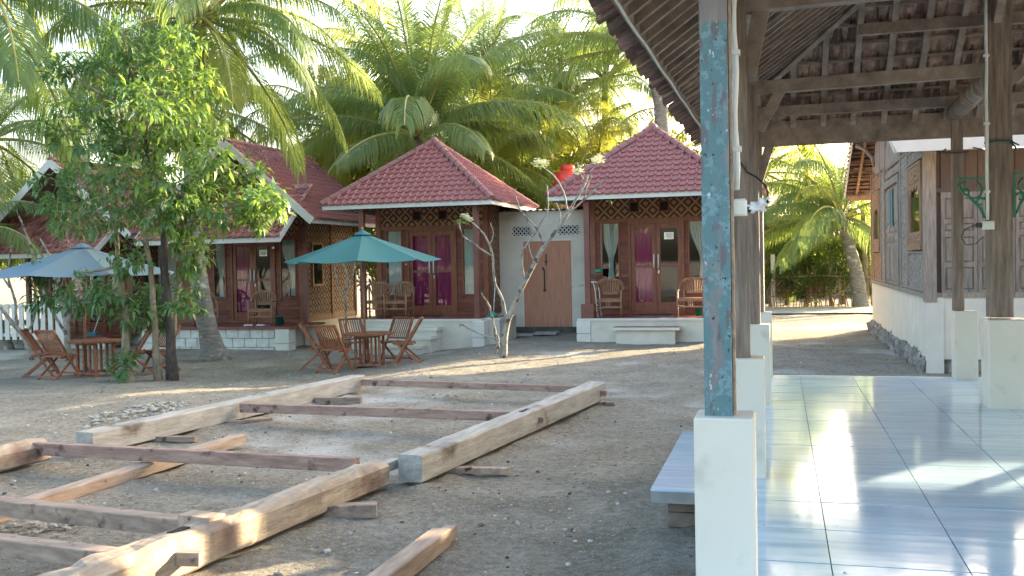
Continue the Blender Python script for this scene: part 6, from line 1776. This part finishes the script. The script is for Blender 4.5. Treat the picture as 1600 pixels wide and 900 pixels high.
    ms[0].build('foliage', 'tree_leaf', root, kind='stuff'); ms[1].build('pale_foliage', 'tree_leaf_pale', root, kind='stuff')
leafy_tree()

# ---- frangipanis: bare forked branches
def branchy(name, base, label, lines, y0, r0, flowers=(), leaves=(), seed=1, cat='tree'):
    root = empty(name, base, label, cat); rr = random.Random(seed); yo = 0
    for i, (pts, ra, rb) in enumerate(lines):
        P = []
        for k, (x, z) in enumerate(pts):
            P.append(Vector((x, y0 + (0 if i == 0 else (.12 * math.sin(i * 2.1)) * k / len(pts)), z)))
        full = []
        for k in range(len(P) - 1):
            p0 = P[max(k - 1, 0)]; p1 = P[k]; p2 = P[k + 1]; p3 = P[min(k + 2, len(P) - 1)]
            for s in range(5):
                t = s / 5; full.append(.5 * ((2 * p1) + (p2 - p0) * t + (2 * p0 - 5 * p1 + 4 * p2 - p3) * t * t + (3 * p1 - p0 - 3 * p2 + p3) * t ** 3) + Vector((rr.uniform(-.006, .006), 0, 0)))
        full.append(P[-1]); n = len(full)
        m = MB(); m.tube(full, [ra + (rb - ra) * k / (n - 1) + rr.uniform(-.002, .002) for k in range(n)], 8); m.build('trunk' if i == 0 else 'branch', 'bark_frangipani', root)
    for (x, z, r_) in flowers:
        m = MB()
        for i in range(70):
            d = rand_dir(rr); d.z *= .6; p = Vector((x, y0, z)) + d * r_ * rr.uniform(.2, 1.05)
            for k in range(5):
                a = k * 1.2566 + rr.random(); s = .034
                m.add([p, p + Vector((math.cos(a) * s, math.sin(a) * s * .7, s * .4)), p + Vector((math.cos(a + .7) * s, math.sin(a + .7) * s * .7, s * .55))], [(0, 1, 2)])
        m.build('blossom', 'petal', root)
    for (x, z, n, L) in leaves:
        m = MB()
        for i in range(n):
            a = 6.283 * i / n + rr.random() * .4; d = Vector((math.cos(a), math.sin(a) * .8, rr.uniform(-.3, .5))); leaf_piece(m, Vector((x, y0, z)), d, (0, 0, 1), L * rr.uniform(.8, 1.1), L * .13, .3)
        m.build('leaf_cluster', 'tree_leaf', root)
branchy('frangipani', (-4.58, 16.1, 0), 'bare forked frangipani with pale blossoms in front of the washroom door',
        [([(-4.575, -.04), (-4.54, .42), (-4.46, .69), (-4.18, 1.287), (-3.83, 1.874), (-3.494, 2.293), (-3.326, 2.554), (-3.103, 2.917)], .062, .018),
         ([(-4.50, .60), (-4.58, .965), (-4.718, 1.294), (-4.755, 1.732), (-4.84, 2.006), (-5.007, 2.229), (-5.19, 2.36)], .028, .014),
         ([(-4.755, 1.732), (-5.07, 1.957), (-5.25, 2.1), (-5.30, 2.35)], .016, .012),
         ([(-4.60, -.02), (-4.684, .255), (-4.735, .529), (-4.807, .858), (-4.95, 1.10)], .03, .013),
         ([(-4.70, .30), (-5.046, .42), (-5.332, .552)], .016, .012),
         ([(-3.832, 1.874), (-3.959, 2.199), (-4.209, 2.477), (-4.283, 2.72)], .02, .012),
         ([(-3.42, 2.43), (-3.485, 2.773), (-3.643, 3.05), (-3.84, 3.20)], .018, .012),
         ([(-3.103, 2.917), (-3.046, 3.073), (-2.90, 3.22)], .016, .011), ([(-3.103, 2.917), (-3.2, 3.1), (-3.22, 3.25)], .014, .01),
         ([(-4.177, 1.287), (-4.224, 1.721), (-3.994, 2.093), (-3.823, 2.357), (-3.753, 2.515), (-3.757, 2.89)], .018, .011),
         ([(-3.40, 2.42), (-3.052, 2.70), (-2.889, 2.86), (-2.72, 3.02)], .017, .01), ([(-3.15, 2.62), (-3.05, 2.9), (-2.98, 3.0)], .013, .009),
         ([(-4.735, .43), (-4.66, .30), (-4.72, .05)], .016, .014),
         ([(-3.65, 2.1), (-3.55, 2.35), (-3.62, 2.6)], .012, .007), ([(-3.2, 2.75), (-3.0, 2.78), (-2.85, 2.72)], .010, .007), ([(-4.0, 1.6), (-4.1, 1.9), (-4.05, 2.2)], .012, .007), ([(-4.8, 1.9), (-4.72, 2.1), (-4.78, 2.3)], .009, .006), ([(-3.99, 2.09), (-4.1, 2.3), (-4.08, 2.5)], .010, .006)],
        16.1, .05, flowers=[(-3.86, 3.27, .15), (-2.88, 3.28, .14), (-3.23, 3.10, .10), (-5.22, 2.42, .075), (-5.14, 2.36, .06)], leaves=[(-5.30, 2.34, 12, .18), (-3.86, 3.20, 8, .12), (-4.283, 2.72, 4, .07), (-5.33, .56, 7, .12), (-3.757, 2.9, 4, .07), (-4.96, 1.12, 4, .08), (-2.70, 2.6, 5, .10), (-4.70, .55, 4, .07)], seed=4)
branchy('frangipani', (-14.1, 17, gz(-14.1, 17)), 'grey branched frangipani in front of the far left porch',
        [([(-14.12, -.25), (-14.12, .487), (-14.2, .815), (-14.32, 1.30), (-14.25, 1.7)], .075, .03), ([(-14.12, .55), (-13.98, .88), (-13.85, 1.14), (-13.8, 1.7)], .05, .02),
         ([(-14.12, .3), (-14.5, .9), (-14.74, 1.5), (-14.9, 2.2), (-15.19, 2.9)], .035, .018), ([(-14.2, .8), (-14.4, 1.6), (-14.52, 2.0), (-14.7, 2.3)], .03, .016),
         ([(-14.3, 1.2), (-14.0, 1.9), (-14.1, 2.5), (-13.9, 2.9)], .026, .014), ([(-13.85, 1.1), (-13.5, 1.3), (-13.3, 1.9)], .024, .012)], 17, .06, seed=6)
branchy('frangipani', (-15.3, 17, gz(-15, 17)), 'low spreading bare frangipani branches at the left edge',
        [([(-14.95, -.3), (-15.14, .22), (-15.445, .556), (-15.75, .89)], .07, .03), ([(-15.36, .5), (-15.394, 1.02), (-15.566, 1.558), (-15.46, 2.22)], .035, .016),
         ([(-15.2, .3), (-14.9, .6), (-14.8, 1.2)], .03, .015), ([(-15.5, 1.3), (-15.8, 1.8), (-15.9, 2.5)], .022, .012)], 17, .06, seed=9)
branchy('frangipani', (-8.37, 18, gz(-8.37, 18)), 'thin young frangipani behind the teal parasol table',
        [([(-8.376, -.25), (-8.358, .535), (-8.359, 1.045), (-8.307, 1.426), (-8.411, 1.70)], .028, .013), ([(-8.357, 1.05), (-8.21, 1.425), (-8.176, 1.75)], .017, .011), ([(-8.36, .9), (-8.5, 1.25), (-8.55, 1.6)], .015, .011)], 18, .06, leaves=[(-8.2, 1.78, 7, .12), (-8.42, 1.75, 6, .1)], seed=12)

# ---- bushes and broadleaf trees behind
def crown_mesh(seed, n, lsz, mat, flat=.8):
    rr = random.Random(seed); m = MB()
    cl = [(rand_dir(rr) * rr.uniform(.25, .85), rr.uniform(.22, .42)) for _ in range(16)]
    for i in range(n):
        c, r_ = cl[rr.randrange(16)]; d = rand_dir(rr); p = c + d * r_ * rr.random() ** .35
        p.z *= flat
        dd = (rand_dir(rr) + Vector((0, 0, -.3))).normalized(); leaf_piece(m, p, dd, rand_dir(rr), lsz * rr.uniform(.7, 1.3), lsz * .24, .2)
    return m.mesh('crown', mat)
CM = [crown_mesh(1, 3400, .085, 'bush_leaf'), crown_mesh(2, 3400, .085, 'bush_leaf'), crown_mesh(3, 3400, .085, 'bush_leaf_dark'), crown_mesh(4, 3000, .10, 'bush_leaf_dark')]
def broadleaf(x, y, h, r_, k, label, name='broadleaf_tree', cat='tree'):
    root = empty(name, (x, y, 0), label, cat, 'trees and bushes behind the bungalows'); rr = random.Random(int(x * 31 + y))
    m = MB()
    m.tube([(x, y, -.1), (x + rr.uniform(-.1, .1), y, h * .4), (x + rr.uniform(-.2, .2), y, h)], [.10, .07, .03], 8); m.build('trunk', 'bark_tree', root)
    for q in range(4):
        a = q * 1.7 + rr.random(); bm__ = MB(); bm__.tube([(x, y, h * .45), (x + r_ * .5 * math.cos(a), y + r_ * .5 * math.sin(a), h * .9), (x + r_ * .75 * math.cos(a), y + r_ * .75 * math.sin(a), h * 1.1)], [.045, .03, .012], 6); bm__.build('branch', 'bark_tree', root)
    inst('crown', CM[k], root, (x, y, h), (0, 0, rr.uniform(0, 6)), (r_, r_, r_ * .9), kind='stuff')
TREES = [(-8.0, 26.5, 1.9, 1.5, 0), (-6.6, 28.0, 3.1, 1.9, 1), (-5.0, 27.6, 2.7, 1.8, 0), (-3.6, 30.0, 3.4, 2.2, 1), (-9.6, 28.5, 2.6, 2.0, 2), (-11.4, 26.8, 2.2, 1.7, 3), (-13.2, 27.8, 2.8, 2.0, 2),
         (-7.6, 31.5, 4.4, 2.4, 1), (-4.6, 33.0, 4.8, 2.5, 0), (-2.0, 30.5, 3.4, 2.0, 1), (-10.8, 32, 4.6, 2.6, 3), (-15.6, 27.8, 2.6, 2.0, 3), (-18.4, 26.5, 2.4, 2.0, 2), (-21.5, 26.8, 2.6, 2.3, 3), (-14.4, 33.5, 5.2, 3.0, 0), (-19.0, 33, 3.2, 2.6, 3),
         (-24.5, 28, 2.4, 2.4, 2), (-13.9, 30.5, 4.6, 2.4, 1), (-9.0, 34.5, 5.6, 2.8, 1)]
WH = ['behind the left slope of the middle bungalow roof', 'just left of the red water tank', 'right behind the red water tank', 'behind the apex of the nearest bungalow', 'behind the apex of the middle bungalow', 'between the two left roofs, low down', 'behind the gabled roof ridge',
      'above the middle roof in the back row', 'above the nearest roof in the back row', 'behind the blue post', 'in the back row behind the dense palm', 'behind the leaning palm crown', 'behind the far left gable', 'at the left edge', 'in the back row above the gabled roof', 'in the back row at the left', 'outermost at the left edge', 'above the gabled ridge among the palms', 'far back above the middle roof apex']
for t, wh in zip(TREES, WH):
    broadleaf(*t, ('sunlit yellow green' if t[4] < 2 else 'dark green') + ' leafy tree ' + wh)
# right-hand gap: bushes along the road, stick fence, screens
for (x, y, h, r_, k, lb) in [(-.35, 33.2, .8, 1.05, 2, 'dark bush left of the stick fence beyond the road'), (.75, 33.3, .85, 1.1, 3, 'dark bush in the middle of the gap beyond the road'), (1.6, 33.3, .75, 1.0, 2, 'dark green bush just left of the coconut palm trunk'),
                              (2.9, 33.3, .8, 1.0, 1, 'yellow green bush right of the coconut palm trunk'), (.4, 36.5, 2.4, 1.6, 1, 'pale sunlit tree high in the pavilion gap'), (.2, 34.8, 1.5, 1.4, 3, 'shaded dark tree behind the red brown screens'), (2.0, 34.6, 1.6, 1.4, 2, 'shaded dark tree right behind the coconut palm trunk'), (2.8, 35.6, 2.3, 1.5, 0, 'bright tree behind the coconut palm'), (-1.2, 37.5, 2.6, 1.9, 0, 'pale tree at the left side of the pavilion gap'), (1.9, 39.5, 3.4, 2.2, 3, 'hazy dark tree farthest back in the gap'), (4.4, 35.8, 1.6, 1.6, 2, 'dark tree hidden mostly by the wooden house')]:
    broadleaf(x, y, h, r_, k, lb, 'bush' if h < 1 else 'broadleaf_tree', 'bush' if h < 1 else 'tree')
sf = empty('stick_fence', (1, 32.75, 0), 'irregular fence of thin sticks with red brown screens beyond the road', 'fence')
rr = random.Random(8); x = -.35
while x < 2.9:
    h = rr.uniform(.7, 1.35); m = MB(); m.tube([(x, 32.75 + rr.uniform(-.05, .05), -.05), (x + rr.uniform(-.12, .12), 32.75, h * .6), (x + rr.uniform(-.2, .2), 32.75, h)], [.018, .014, .010], 5); m.build('stick', 'plank_wood', sf); x += rr.uniform(.06, .13)
for z in (.35, .95):
    m = MB(); m.tube([(-.4, 32.72, z), (1.2, 32.72, z + .05), (2.9, 32.72, z - .03)], .016, 5); m.build('rail', 'plank_wood', sf)
for (a, b) in ((-.22, .35), (.75, 1.35)):
    m = MB(); m.box((a, 32.9, .32), (b, 32.93, 1.02)); m.build('screen', 'red_screen', sf)
m = MB(); m.box((-.31, 32.8, 0), (-.18, 32.93, 1.7)); m.build('white_post', 'white_paint', sf)
fh = empty('grey_house', (1.4, 41, 0), 'low grey walled house far behind the stick fence', 'house')
m = MB(); m.box((-.6, 41, 0), (3.8, 44, 2.3)); m.build('wall', 'grey_render', fh)
m = MB(); m.prism([(-1.0, 40.6, 2.25), (-1.0, 44.4, 2.25), (-1.0, 42.5, 3.3)], (5.2, 0, 0)); m.build('roof', 'old_tile', fh)
for xx in (.4, 2.4):
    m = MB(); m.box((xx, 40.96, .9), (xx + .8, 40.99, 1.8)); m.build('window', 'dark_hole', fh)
for (x, y, h, r_, k, lb) in [(2.6, 32.8, 7.9, 2.2, 2, 'added tall dark shade tree standing over the coconut palm beyond the road'), (5.8, 35, 8.2, 2.5, 3, 'added tall shade tree behind the wooden house roof'), (-.6, 30.4, 7.6, 1.9, 2, 'added tall shade tree above the pavilion eave, right of the ringed palm trunk'), (.9, 35.5, 9.6, 2.3, 3, 'tallest added shade tree in the back of the gap')]:  # trees added to shade the leafy tree, mostly hidden by the pavilion roof
    broadleaf(x, y, h, r_, k, lb)
